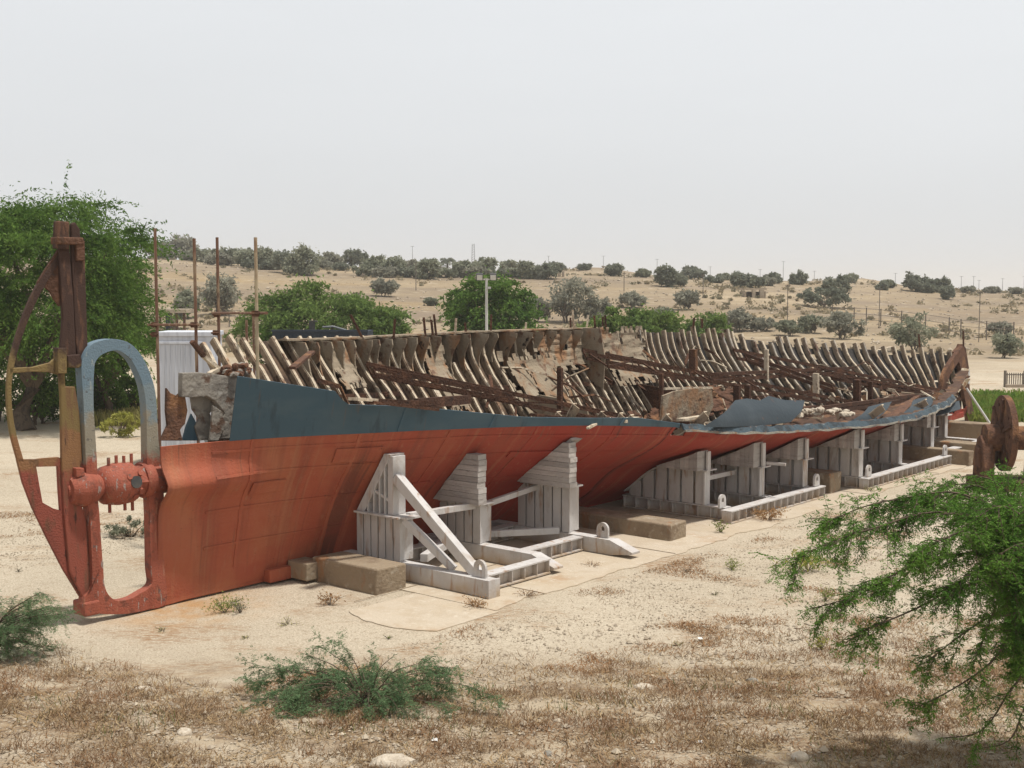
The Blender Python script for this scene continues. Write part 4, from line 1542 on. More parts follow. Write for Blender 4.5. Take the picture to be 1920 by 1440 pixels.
def ground_mat():
    m, t = nt('sandy_ground')
    out = N(t, 'ShaderNodeOutputMaterial')
    b = N(t, 'ShaderNodeBsdfPrincipled', inp={'Roughness': .95})
    b.inputs['Specular IOR Level'].default_value = .15
    pos = N(t, 'ShaderNodeNewGeometry').outputs['Position']
    sp = N(t, 'ShaderNodeSeparateXYZ')
    t.links.new(pos, sp.inputs[0])

    def rng(sock, a, b_):
        mr = N(t, 'ShaderNodeMapRange', interpolation_type='SMOOTHSTEP', inp={'From Min': a, 'From Max': b_})
        t.links.new(sock, mr.inputs['Value'])
        return mr.outputs['Result']

    def mul(a, b_):
        mm = N(t, 'ShaderNodeMath', operation='MULTIPLY')
        t.links.new(a, mm.inputs[0])
        t.links.new(b_, mm.inputs[1])
        return mm.outputs[0]
    # near yard: pale gravelly sand
    c = mixc(t, noise_fac(t, pos, (.35, .35, .35), .38, .62, 5, 3), (.50, .43, .33), (.435, .37, .28))
    c = mixc(t, noise_fac(t, pos, (9, 9, 9), .55, .68, 4, 1), c, (.35, .28, .20), .7)
    c = mixc(t, noise_fac(t, pos, (30, 30, 30), .54, .64, 3, 8), c, (.27, .215, .155), .8)
    c = mixc(t, noise_fac(t, pos, (38, 38, 38), .56, .66, 2, 18), c, (.64, .56, .44), .85)
    # reddish litter of dead stems in patches
    patch = noise_fac(t, pos, (.42, .75, .5), .52, .64, 5, 21)
    c = mixc(t, mul(patch, noise_fac(t, pos, (7, 14, 7), .40, .60, 4, 5)), c, (.28, .165, .085), .85)
    # the dry bank in front
    bank = rng(sp.outputs['Y'], 17.2, 14.2)
    bk = mixc(t, noise_fac(t, pos, (7, 11, 5), .40, .6, 6, 9), (.34, .255, .165), (.21, .145, .092))
    bk = mixc(t, noise_fac(t, pos, (24, 40, 24), .56, .66, 3, 19), bk, (.13, .095, .07), .8)
    bk = mixc(t, noise_fac(t, pos, (18, 30, 18), .60, .68, 3, 29), bk, (.55, .48, .38), .8)
    bk = mixc(t, noise_fac(t, pos, (1.1, 1.6, 1), .5, .62, 4, 15), bk, (.47, .39, .28), .75)
    c = mixc(t, mul(bank, noise_fac(t, pos, (.8, 1.2, .8), .32, .55, 4, 11)), c, bk, .95)
    # ochre rust stain by the stern post
    dv = N(t, 'ShaderNodeVectorMath', operation='DISTANCE')
    t.links.new(pos, dv.inputs[0])
    st_ = W(1.1, .25, 0)
    dv.inputs[1].default_value = tuple(float(v) for v in st_)
    c = mixc(t, mul(rng(dv.outputs['Value'], 1.9, .3), noise_fac(t, pos, (2.5, 2.5, 2.5), .35, .6, 4, 2)), c, (.42, .24, .10), .8)
    # the hillside: dry grass, stony grey and pale tracks in bands that follow the slope
    h = mixc(t, noise_fac(t, pos, (.03, .08, .2), .40, .62, 6, 31), (.30, .232, .15), (.215, .168, .118))
    h = mixc(t, noise_fac(t, pos, (.02, .09, .3), .52, .66, 6, 41), h, (.29, .205, .105), .6)
    h = mixc(t, noise_fac(t, pos, (.022, .07, .3), .54, .66, 5, 51), h, (.40, .32, .215), .8)
    h = mixc(t, noise_fac(t, pos, (.45, .9, 1), .52, .66, 5, 61), h, (.20, .155, .115), .5)
    h = mixc(t, noise_fac(t, pos, (.012, .05, .3), .55, .62, 6, 91), h, (.22, .17, .125), .6)
    h = mixc(t, noise_fac(t, pos, (.6, 1.1, 1), .58, .68, 4, 71), h, (.44, .37, .28), .7)
    wob = noise_fac(t, pos, (.08, .08, .08), 0, 1, 3, 4)
    yy = N(t, 'ShaderNodeMath', operation='MULTIPLY_ADD')
    t.links.new(wob, yy.inputs[0])
    yy.inputs[1].default_value = 24
    t.links.new(sp.outputs['Y'], yy.inputs[2])
    c = mixc(t, rng(yy.outputs[0], 82, 104), c, h)
    t.links.new(c, b.inputs['Base Color'])
    nz_ = N(t, 'ShaderNodeTexNoise', inp={'Scale': 22.0, 'Detail': 6.0, 'Roughness': .7})
    t.links.new(pos, nz_.inputs['Vector'])
    bp = N(t, 'ShaderNodeBump', inp={'Strength': .7, 'Distance': .05})
    t.links.new(nz_.outputs['Fac'], bp.inputs['Height'])
    t.links.new(bp.outputs[0], b.inputs['Normal'])
    t.links.new(b.outputs[0], out.inputs[0])
    return m


def build_ground():
    xs = axis(-26, 40, .5, -3500, 3500)
    ys = axis(-6, 75, .5, -400, 5000, 1.06)
    vs = [(x, y, hgt(x, y)) for y in ys for x in xs]
    nx = len(xs)
    fs = [(j * nx + i, j * nx + i + 1, (j + 1) * nx + i + 1, (j + 1) * nx + i) for j in range(len(ys) - 1) for i in range(nx - 1)]
    me = bpy.data.meshes.new('ground')
    me.from_pydata(vs, [], fs)
    me.materials.append(ground_mat())
    me.polygons.foreach_set('use_smooth', [True] * len(me.polygons))
    o = bpy.data.objects.new('ground', me)
    COL.objects.link(o)
    tag(o, kind='structure')


build_ground()


# ================================================================ STEMS, GRAVEL, GRASS (stuff)
def hg(x, y):
    return np.array([hgt(float(a), float(b)) for a, b in zip(x, y)])


def blades(name, x, y, hmin, hmax, w, mat, lean=.35, rng=RNG):
    n = len(x)
    z = hg(x, y)
    h = rng.uniform(hmin, hmax, n)
    a = rng.uniform(0, 2 * np.pi, n)
    l = rng.normal(0, lean, (n, 2))
    base = np.stack([x, y, z - .01], 1)
    top = base + np.stack([l[:, 0] * h, l[:, 1] * h, h], 1)
    side = np.stack([np.cos(a), np.sin(a), np.zeros(n)], 1) * (w * rng.uniform(.6, 1.4, n))[:, None] / 2
    mid = (base + top) / 2 + np.stack([-l[:, 1], l[:, 0], np.zeros(n)], 1) * h[:, None] * .15
    q1 = np.stack([base - side, base + side, mid + side, mid - side], 1)
    q2 = np.stack([mid - side, mid + side, top + side * .5, top - side * .5], 1)
    o = quads_mesh(name, np.concatenate([q1, q2]), mat, None, (0, 14, 0))
    return o


def patchy(n, x0, x1, y0, y1, thr, sc=.8, seed=0, dens=None):
    ox, oy = [], []
    r = random.Random(seed)
    while len(ox) < n:
        y = y0 + (y1 - y0) * r.random()
        x = r.uniform(-.46, .46) * y if x0 is None else r.uniform(x0, x1)
        k = mnoise.noise(Vector((x * sc, y * sc * 1.5, seed))) + .5 * mnoise.noise(Vector((x * sc * 3, y * sc * 4, seed + 4)))
        if k > thr + r.uniform(-.18, .18):
            if dens is None or r.random() < dens(x, y):
                ox.append(x)
                oy.append(y)
    return np.array(ox), np.array(oy)


def bankden(x, y):
    e = 1.8 * sstep(.5, 5, x) + .6 * sstep(-1.5, -4, x)
    return 1 - sstep(13.4 + e, 17.0 + 1.5 * e, y) * .97


def off_pad(x, y):
    q_ = np.array([x, y, 0]) - ORG
    s_, t_ = q_ @ U, q_ @ V
    return 0 if (s_ > -1.2 and -4 < t_ < 4.5) else 1


x, y = patchy(52000, None, 0, 11.2, 20, 0.0, 1.2, 3, lambda a, b: bankden(a, b) * off_pad(a, b))
o = blades('dry_stems', x, y, .012, .10, .006, LF['dry'], .7)
tag(o, kind='stuff')
x, y = patchy(22000, None, 0, 11.2, 18, -.2, 1.5, 9, lambda a, b: bankden(a, b) * off_pad(a, b))
o = blades('straw', x, y, .015, .07, .012, LF['straw'], 1.6)
tag(o, kind='stuff')
x, y = patchy(30000, None, 0, 15.2, 27, .36, .5, 21, off_pad)
o = blades('low_dry_growth', x, y, .006, .045, .010, leafmat('low_growth', (.20, .105, .05), (.38, .24, .125), (.28, .15, .07), 1.2, .15), 1.4)
tag(o, kind='stuff')
x, y = patchy(900, None, 0, 11.4, 14.6, .35, .8, 31)
o = blades('green_weed_blades', x, y, .03, .12, .008, leafmat('weed_blade', (.12, .15, .05), (.22, .22, .09)), .3)
tag(o, kind='stuff')

# gravel: small many-sided chips
def gravel(name, n, y0, y1, r0, r1, mat, seed, thr=-.5, dens=None):
    x, y = patchy(n, None, 0, y0, y1, thr, .5, seed, dens)
    z = hg(x, y)
    rng = np.random.default_rng(seed)
    r = rng.uniform(r0, r1, n) * rng.uniform(.6, 1.3, n)
    c = np.stack([x, y, z + r * .25], 1)
    o6 = np.array([[1, 0, 0], [0, 1, 0], [-1, 0, 0], [0, -1, 0], [0, 0, .7], [0, 0, -.7]], float)
    a = rng.uniform(0, 6.28, n)
    R = np.stack([np.stack([np.cos(a), -np.sin(a), 0 * a], 1), np.stack([np.sin(a), np.cos(a), 0 * a], 1), np.stack([0 * a, 0 * a, 1 + 0 * a], 1)], 1)
    jit = rng.uniform(.6, 1.3, (n, 6, 1))
    P = np.einsum('nij,kj->nki', R, o6) * jit * r[:, None, None] + c[:, None]
    tri = [(0, 1, 4), (1, 2, 4), (2, 3, 4), (3, 0, 4), (1, 0, 5), (2, 1, 5), (3, 2, 5), (0, 3, 5)]
    T = np.stack([P[:, list(t_)] for t_ in tri], 1).reshape(-1, 3, 3)
    o = quads_mesh(name, T, mat, None, (0, 15, 0), 3)
    tag(o, kind='stuff')


LF['chip'] = leafmat('stone_chip', (.50, .43, .33), (.28, .23, .18), None, 1, 0.0)
gravel('gravel', 24000, 11.5, 27, .008, .022, LF['chip'], 5, -.5, off_pad)
gravel('stone_chips', 700, 11.5, 18, .02, .05, LF['chip'], 6, -.2, off_pad)
gravel('hillside_stones', 3000, 92, 232, .07, .24, leafmat('hill_stone', (.46, .39, .30), (.22, .18, .14), None, 1, 0.0), 8, .0)


def hill_scrub():
    x, y = patchy(900, None, 0, 88, 236, .05, .05, 44)
    z = hg(x, y)
    rng = np.random.default_rng(3)
    n = len(x)
    k = 26
    c = np.repeat(np.stack([x, y, z + .15], 1), k, 0)
    s = np.repeat(rng.uniform(.2, .75, n), k)[:, None]
    d = rng.normal(size=(n * k, 3)) * np.array([1, 1, .45])
    P = c + d * s * .6
    P[:, 2] = np.maximum(P[:, 2], np.repeat(z, k) + .03)
    o = quads_mesh('desert_scrub', leaf_quads(P, rng.normal(size=(n * k, 3)), .38, .22, rng), leafmat('scrub', (.24, .21, .14), (.34, .27, .17), (.19, .18, .12), .3), None, (0, 150, 0))
    tag(o, kind='stuff')


hill_scrub()

# rocks big enough to pick out, each its own thing
for (px, py, r, label) in ((1207, 1293, .11, 'smooth pale stone lying alone right of the low green shrub'),
                           (738, 1438, .17, 'pale flat stone at the bottom edge of the photo'),
                           (345, 1378, .10, 'whitish stone half buried in dry stems on the left'),
                           (270, 1296, .09, 'pale stone among reddish stems below the rudder'),
                           (1500, 1425, .12, 'pale stone near the lower right bank')):
    p = hit(px, py)
    m = MB()
    m.rock(p + np.array([0, 0, r * .2]), r, px % 13, .5)
    o = m.build('stone', M['stone'], None, p, smooth=60)
    tag(o, label, 'stone')
for (px, py, r, label) in ((1028, 1416, .06, 'dark grey stone on the bank at the bottom centre'), (1410, 1278, .07, 'grey stone at the edge of the bank')):
    p = hit(px, py)
    m = MB()
    m.rock(p + np.array([0, 0, r * .2]), r, px % 7, .5)
    o = m.build('stone', M['stoneg'], None, p, smooth=60)
    tag(o, label, 'stone')
for (px, py, w, h, label) in ((1312, 1396, .09, .03, 'long scrap of white litter on the dry bank'), (1313, 1201, .06, .04, 'small white scrap of litter on the sand beyond the bank'), (815, 1392, .06, .035, 'crumpled white scrap below the low green shrub')):
    p = hit(px, py) + np.array([0, 0, .015])
    m = MB()
    g = [[p + np.array([w * (i / 5 - .5), h * 2 * (j / 4 - .5) + .02 * nz(i * .8, j), .015 + .02 * nz(i * .9, j * .9, px)]) for j in range(5)] for i in range(6)]
    m.shell(g, .003)
    o = m.build('litter', M['litter'], None, p)
    tag(o, label, 'litter')


# ================================================================ PLANTS
def limb_path(p, d, L, n, droop, jit, rng):
    pts = [np.array(p, float)]
    d = np.array(d, float)
    for i in range(n):
        d = unit(d + rng.normal(0, jit, 3) + np.array([0, 0, -droop]))
        pts.append(pts[-1] + d * L / n)
    return pts


def crown_leaves(clumps, per, L, w, rng, flat=.6, spread=.5, down=.3):
    """clumps: list of (centre, radius); leaves scattered through each clump, aligned loosely outward"""
    C_, D_ = [], []
    for c, r in clumps:
        k = max(6, int(per * rng.uniform(.6, 1.4)))
        o = rng.normal(size=(k, 3)) * spread * r
        o[:, 2] *= flat
        C_.append(np.array(c) + o)
        D_.append(unit(o + 1e-4) * .8 + rng.normal(size=(k, 3)) * .7 + np.array([0, 0, -down]))
    return leaf_quads(np.concatenate(C_), np.concatenate(D_), L, w, rng)


def tree(name, base, height, rx, ry, label, cat, leaf, bark='barkg', seed=0, n_clump=30, per=60, L=.3, w=.14, crown_lo=.25, flat=.65,
         group=None, lean=(0, 0), bottom=True, stems=1, sprays=0, clump_r=.32, trunk_r=None, lobes=None):
    rng = np.random.default_rng(seed + 100)
    base = np.array(base, float)
    root = empty(name, base)
    tag(root, label, cat, group)
    cz = height * (crown_lo + 1) / 2
    hz = height * (1 - crown_lo) / 2
    cen = base + np.array([lean[0], lean[1], cz])
    clumps = []
    tips = []
    while len(clumps) < n_clump:
        v = rng.normal(size=3)
        v /= np.linalg.norm(v)
        rad = rng.uniform(.35, 1.0) ** .6
        # uneven outline
        k = 1 + .34 * mnoise.noise(Vector((v * 1.7 + seed * 3.1).tolist())) + .22 * mnoise.noise(Vector((v * 4.1 + seed).tolist()))
        p = v * rad * k * np.array([rx, ry, hz]) * .84
        if bottom and p[2] < -hz * .5 and rng.random() < .55:
            continue
        c = cen + p
        if lobes is not None and not lobes(c - base):
            continue
        r = clump_r * min(rx, hz) * rng.uniform(.6, 1.25)
        c[2] = max(c[2], base[2] + r * .35)
        clumps.append((c, r))
        tips.append(c)
    Q = crown_leaves(clumps, per, L, w, rng, flat)
    if sprays:
        S = []
        for i in range(sprays):
            c, r = clumps[rng.integers(len(clumps))]
            d = unit((c - cen) / np.array([rx, ry, hz]) + rng.normal(0, .3, 3))
            d[2] = min(.22, d[2] * .3)
            pts = limb_path(c, d, r * rng.uniform(1.0, 2.0), 7, .12, .10, rng)
            P = np.array(pts)
            for a, b in zip(P[:-1], P[1:]):
                kk = 7
                f = rng.random(kk)[:, None]
                S.append(leaf_quads(a + (b - a) * f + rng.normal(0, L * .25, (kk, 3)), (b - a) * .6 + rng.normal(0, .5, (kk, 3)) * np.linalg.norm(b - a) + np.array([0, 0, -.1 * np.linalg.norm(b - a)]), L, w, rng))
        Q = np.concatenate([Q] + S)
    m = MB()
    tr = trunk_r or height * .028
    for si in range(stems):
        b0 = base + np.array([rng.normal(0, .04) * height * (stems > 1), rng.normal(0, .04) * height * (stems > 1), -.1])
        fork = b0 + np.array([lean[0] * .4 + rng.normal(0, .05) * height, lean[1] * .4, height * max(.16, crown_lo + .06)])
        m.tube([b0, (b0 + fork) / 2 + rng.normal(0, .02, 3) * height, fork], [tr, tr * .85, tr * .7], 7)
        for j in rng.choice(len(tips), min(len(tips), 7 if per > 30 else 4), replace=False):
            e = tips[j]
            mid = fork * .5 + e * .5 + np.array([0, 0, .06 * height]) + rng.normal(0, .03, 3) * height
            m.tube([fork, mid, e], [tr * .55, tr * .32, tr * .10], 5)
    m.build('trunk', M[bark], root, smooth=60)
    quads_mesh('crown', Q, LF[leaf], root)
    return root


def on_ground(px, dist):
    p = at(px, 720, dist)
    p[2] = hgt(p[0], p[1])
    return p


# --- the big acacia behind the rudder
p = on_ground(48, 43)
tree('acacia_tree', p, 8.9, 5.0, 4.2, 'big feathery green acacia standing behind the rudder at the left edge', 'tree', 'acacia', 'bark', 5, 330, 230, .15, .05, .12, .38, lean=(-.1, 1.0), sprays=800, clump_r=.26, trunk_r=.36)
for (px, dist, h, r, label, leaf, s) in ((-70, 47, 6.0, 2.8, 'smaller acacia cut by the left edge of the photo', 'acacia', 7),
                                         (200, 46.5, 6.4, 2.1, 'lower acacia bough tree between the stern arch and the scaffold', 'acacia', 9)):
    tree('acacia_tree', on_ground(px, dist), h, r, r, label, 'tree', leaf, 'bark', s, 110, 180, .15, .05, .08, .55, sprays=180, clump_r=.28)
for (px, dist, h, r, label, s) in ((58, 44.5, 2.5, 2.3, 'broad dark thicket in the shade behind the acacia trunk', 5), (170, 51, 2.2, 2.2, 'dark thicket seen between the rudder post and the arch', 6), (-10, 46, 2.0, 1.3, 'dark green undergrowth at the left edge under the big acacia', 4), (140, 48, 1.8, 1.1, 'dark green shrub behind the rudder post', 1), (82, 45, 1.6, .95, 'dark green shrub under the big acacia seen through the rudder', 1), (195, 47, 1.55, .9, 'leafy green shrub seen through the top of the stern arch', 2),
                                   (250, 48, 1.7, .8, 'bright green shrub seen through the right side of the stern arch', 3)):
    tree('green_shrub', on_ground(px, dist), h, r, .8, label, 'shrub', 'acacia' if s > 1 else 'deep', 'bark', s + 20, 26, 90, .16, .07, .05, .8, stems=3)
p = on_ground(222, 41)
tree('yellow_shrub', p, .85, 1.1, .6, 'low yellow-green weed clump on the sand framed by the stern arch', 'shrub', 'yellow', 'bark', 33, 26, 60, .14, .04, .02, .8, stems=3)
p = on_ground(240, 24.4)
tree('grey_tuft', p, .42, .6, .4, 'grey-green tuft on the sand seen through the propeller opening', 'weed', 'olive', 'bark', 37, 20, 60, .08, .025, .02, .8, stems=3)

# --- green mounds behind the wreck
for (px, dist, h, rx, label, leaf, s, nc, cl) in (
        (628, 68, 5.5, 5.2, 'broad dome-shaped green bush behind the dark blue container', 'acacia2', 41, 150, .02),
        (925, 72, 6.1, 2.7, 'tall rounded green tree behind the floodlight pole', 'acacia', 42, 110, .1),
        (1190, 70, 4.2, 3.4, 'low spreading green bush behind the middle of the wreck', 'acacia2', 43, 80, .02),
        (775, 62, 2.4, 2.1, 'small bright green bush at the right foot of the dome-shaped bush', 'acacia2', 44, 44, .02),
        (1325, 84, 3.4, 1.9, 'small bright green bush beyond the ribs, right of the spreading bush', 'acacia2', 45, 36, .02),
        (1010, 66, 3.2, 2.0, 'green bush beneath the grey bare-looking tree', 'acacia2', 46, 36, .02),
        (520, 66, 3.2, 1.5, 'leafy green bush beside the pale scaffold tube', 'acacia', 47, 36, .05)):
    tree('green_bush' if px != 925 else 'green_tree', on_ground(px, dist), h, rx, rx * .8, label, 'bush' if px != 925 else 'tree', leaf, 'bark', s, nc, 130, .26, .10, cl, .6, stems=3, sprays=nc, clump_r=.30)

# --- grey trees on the flat and the hillside, each placed where its foot stands
mid = [  # px, foot y, top y, half width px, label, leaf
    (418, 592, 515, 32, 'grey-green bushy tree standing between the scaffold tubes', 'grey'),
    (350, 598, 548, 24, 'yellowish low bush left of the grey tree behind the scaffold', 'olive'),
    (1062, 606, 524, 46, 'large grey bare-looking tree right of the floodlight pole', 'grey'),
    (720, 556, 524, 26, 'faint grey bush on the slope above the dome-shaped bush', 'grey'),
    (1284, 582, 544, 20, 'small grey leafless tree on the slope below the sandy mound', 'grey'),
    (1186, 578, 548, 26, 'flat grey bush beyond the spreading green bush', 'grey'),
    (1385, 622, 582, 32, 'grey bush just above the jagged ribs left of the pole', 'grey'),
    (1430, 622, 596, 26, 'low grey bush directly behind the jagged rib tips', 'grey'),
    (1522, 626, 592, 20, 'grey-green bush between two rib groups', 'olive'),
    (1578, 636, 590, 34, 'wide grey-green bush behind the pale slanted stringer', 'grey'),
    (1712, 660, 588, 44, 'large grey-green tree behind the bow ribs', 'olive'),
    (1882, 672, 628, 26, 'round green shrub on the sand near the right edge', 'olive'),
    (1872, 632, 606, 26, 'low scattered shrub above the round green shrub', 'grey'),
    (1545, 578, 540, 46, 'dark wide thicket halfway up the hill on the right', 'dark'),
    (1568, 560, 518, 24, 'taller dark tree rising behind the wide thicket', 'dark'),
    (1005, 604, 562, 26, 'grey brush between the green tree and the large grey tree', 'grey'),
    (1118, 606, 560, 28, 'grey brush right of the large grey tree', 'grey'),
    (1245, 618, 580, 26, 'grey brush right of the spreading green bush', 'olive'),
    (1480, 630, 602, 26, 'low olive brush over the rib tips in the middle', 'olive'),
    (1345, 618, 590, 22, 'low olive brush beside the small bright bush', 'olive'),
    (808, 574, 560, 12, 'tiny round bush on the pale slope beside the green tree', 'olive'),
    (1776, 562, 538, 12, 'slim grey tree on the slope below the pair of dark ridge trees', 'dark'),
    (1655, 545, 530, 10, 'tiny dark bush on the upper slope', 'dark'),
    (660, 590, 556, 18, 'grey bush half hidden by the dome-shaped bush', 'grey')]
for i, (px, fy, ty, hw, label, leaf) in enumerate(mid):
    p = hit(px, fy)
    d = p[1]
    hgt_ = max(.5, (fy - ty) / F * d) * 1.08
    r = hw / F * d * 1.2
    sz = .0032 * d
    tree('hillside_tree' if hgt_ > 2.2 else 'hillside_bush', p, hgt_, r, r * .8, label, 'tree' if hgt_ > 2.2 else 'bush', leaf, 'barkg', 60 + i, 34, 70, sz, sz * .45, .06, .8, stems=3, clump_r=.34)

ridge = [
    (300, 484, 456, 26, 'dark tree at the left end of the ridge line beside the scaffold tube', 'dark'),
    (340, 482, 448, 24, 'tallest pointed ridge tree between the first two scaffold tubes', 'grey'),
    (385, 492, 468, 26, 'ridge tree between the second and third scaffold tubes', 'olive'),
    (432, 498, 466, 26, 'ridge tree between the third and fourth scaffold tubes', 'olive'),
    (462, 502, 468, 20, 'ridge tree just left of the pale scaffold tube', 'olive'),
    (505, 506, 470, 26, 'ridge tree just right of the pale scaffold tube', 'olive'),
    (540, 512, 474, 26, 'ridge tree left of the tallest one at the end of the long hedge', 'dark'),
    (572, 516, 464, 24, 'tall tree that ends the long ridge hedge', 'olive'),
    (622, 505, 476, 20, 'pale grey ridge bush after the gap in the hedge', 'grey'),
    (668, 500, 470, 24, 'dark round-headed ridge tree above the dome-shaped bush', 'dark'),
    (705, 516, 482, 24, 'grey ridge bush right of the dark round-headed tree', 'olive'),
    (740, 518, 484, 22, 'second grey ridge bush right of the dark round-headed tree', 'olive'),
    (772, 504, 488, 14, 'small faint ridge bush before the square hedge clump', 'grey'),
    (802, 524, 488, 24, 'square-looking ridge clump left of the palm', 'olive'),
    (870, 520, 490, 20, 'ridge bush just right of the palm', 'olive'),
    (908, 518, 485, 24, 'ridge bush right behind the floodlight pole head', 'olive'),
    (953, 508, 490, 18, 'flat dark ridge bush right of the floodlight pole', 'olive'),
    (987, 524, 490, 14, 'upright ridge bush left of the sandy mound', 'olive'),
    (1026, 524, 496, 22, 'leaning dark ridge tree at the left of the sandy mound', 'dark'),
    (1046, 508, 494, 16, 'small dark tree top behind the left of the sandy mound', 'dark'),
    (1094, 506, 498, 14, 'tiny bush on top of the sandy mound', 'dark'),
    (1150, 518, 497, 18, 'dark rounded bush at the right end of the sandy mound', 'dark'),
    (1206, 520, 507, 18, 'small flat bush alone on the ridge right of the sandy mound', 'olive'),
    (1250, 538, 500, 22, 'tall dark ridge tree left of a smaller round one', 'dark'),
    (1298, 524, 503, 22, 'round dark ridge tree right of the taller one', 'dark'),
    (1276, 536, 516, 10, 'little bush between the two dark ridge trees', 'dark'),
    (1358, 526, 515, 14, 'low ridge bush before the ruined hut', 'olive'),
    (1388, 540, 513, 18, 'broad ridge tree above the ruined hut', 'dark'),
    (1416, 540, 519, 14, 'ridge bush touching the ruined hut', 'dark'),
    (1450, 532, 514, 18, 'flat-topped ridge tree right of the ruined hut', 'dark'),
    (1495, 535, 512, 13, 'thin gappy ridge tree on its own', 'dark'),
    (1596, 530, 515, 14, 'small dark tree top on the right-hand mound', 'olive'),
    (1665, 540, 532, 14, 'low bush just right of the right-hand mound', 'olive'),
    (1716, 546, 516, 23, 'left of the pair of big dark trees on the right ridge', 'dark'),
    (1756, 548, 523, 22, 'right of the pair of big dark trees on the right ridge', 'dark'),
    (1815, 550, 540, 14, 'faint low bush on the far right skyline', 'grey'),
    (1858, 550, 539, 16, 'second faint low bush on the far right skyline', 'grey'),
    (1906, 552, 541, 12, 'faint bush at the right edge of the skyline', 'grey')]
for i, (px, fy, ty, hw, label, leaf) in enumerate(ridge):
    p = hit(px, fy)
    if p[1] > 236:
        p = on_ground(px, 236 + (i % 5) * 2)
    d = p[1]
    top = EYE + (540 - ty) / F * d
    hgt_ = max(1.0, top - p[2])
    r = hw / F * d * 1.2
    if px < 600:
        r *= 1.15
    sz = .0030 * d
    tree('ridge_tree', p, hgt_ * 1.08, r, r * .8, label, 'tree', leaf, 'barkg', 120 + i, 38, 60, sz, sz * .45, .0, .85, bottom=False, stems=2, clump_r=.36)

for i, (px, fy, hw, hh) in enumerate(((360, 489, 30, 14), (410, 497, 30, 16), (485, 506, 30, 16), (556, 516, 28, 18), (600, 506, 24, 12), (640, 508, 22, 10), (688, 518, 30, 14), (722, 520, 30, 14), (760, 520, 26, 12),
                                    (840, 520, 26, 10), (890, 521, 30, 14), (930, 520, 26, 12), (968, 520, 24, 12), (1006, 524, 26, 12), (1340, 530, 24, 8), (1404, 540, 30, 12), (1436, 536, 24, 9), (1735, 549, 26, 12))):
    p = hit(px, fy)
    if p[1] > 236:
        p = on_ground(px, 233)
    s_ = p[1] / F
    tree('ridge_scrub', p, hh * s_ + .4, hw * s_, hw * s_ * .7, 'low grey-green scrub clump merging with the trees along the ridge line', 'scrub', ('olive', 'grey', 'dark')[i % 3], 'barkg', 300 + i, 26, 50, .7, .3, .0, .8,
         group='low scrub between the ridge trees', bottom=False, stems=2, clump_r=.5)

# the palm-like tree and pale block on the ridge
p = on_ground(840, 238)
root = empty('palm_tree', p)
tag(root, 'small dark palm standing up from the ridge left of the floodlight pole', 'palm')
hp = EYE + (540 - 482) / F * 238 - p[2]
m = MB()
m.tube([p, p + np.array([0, 0, hp * .75])], [.25, .18], 6)
m.build('trunk', M['barkg'], root)
rng = np.random.default_rng(5)
S = []
for k in range(26):
    a = k * 2.4
    dd = np.array([math.cos(a), math.sin(a), rng.uniform(-.2, 1.2)])
    P = np.array(limb_path(p + np.array([0, 0, hp * .72]), dd, 1.7, 6, .25, .03, rng))
    for u_, v_ in zip(P[:-1], P[1:]):
        S.append(leaf_quads(np.repeat((u_ + v_)[None] / 2, 5, 0) + rng.normal(0, .08, (5, 3)), (v_ - u_) + rng.normal(0, .2, (5, 3)), .55, .16, rng))
quads_mesh('crown', np.concatenate(S), LF['dark'], root)
# ================================================================ HUT, SCAFFOLD, CONTAINER, PIPES
EX = np.eye(3)
d = 34.0
a, b = at(297, 720, d), at(398, 720, d)
top = EYE + (540 - 622) / F * d
w = b[0] - a[0]
hut = empty('white_hut', ((a[0] + b[0]) / 2, d + .6, 0))
tag(hut, 'narrow white sheet-clad hut with a rimmed flat top behind the stern', 'hut')
m = MB()
m.box(((a[0] + b[0]) / 2, d + .6, top / 2 - .05), (w, 1.2, top - .1))
k = 11
for i in range(k):
    x = a[0] + w * (i + .5) / k
    m.box((x, d - .008, top / 2 - .1), (w / k * .16, .016, top - .35))
m.build('wall', M['hut'], hut)
m = MB()
m.box(((a[0] + b[0]) / 2, d + .6, top - .06), (w + .10, 1.32, .12))
m.box(((a[0] + b[0]) / 2 - .1, d - .03, top - .30), (w - .25, .05, .07))
m.build('roof_rim', M['hut'], hut, bevel=.01)

sc_ = empty('scaffold', at(385, 1100, 23.4) * np.array([1, 1, 0]))
tag(sc_, 'four rusty scaffold tubes with two short crossbars standing by the stern', 'scaffold')
poles = []
for px, py, dist, z0, mt in ((290.5, 428, 24.2, 0, 'pole'), (364, 447, 23.0, 0, 'pole'), (407, 445, 24.6, 0, 'pole'), (479, 445, 21.0, 1.0, 'polec')):
    t_ = at(px, py, dist)
    m = MB()
    m.tube([(t_[0], t_[1], z0), t_], .031, 8)
    m.build('scaffold_tube', M[mt], sc_)
    poles.append(t_)


def crossbar(pxa, pxb, py, da, db):
    A_, B_ = at(pxa, py, da), at(pxb, py, db)
    mm = MB()
    mm.tube([A_, B_], .026, 8)
    mm.build('crossbar', M['pole'], sc_)


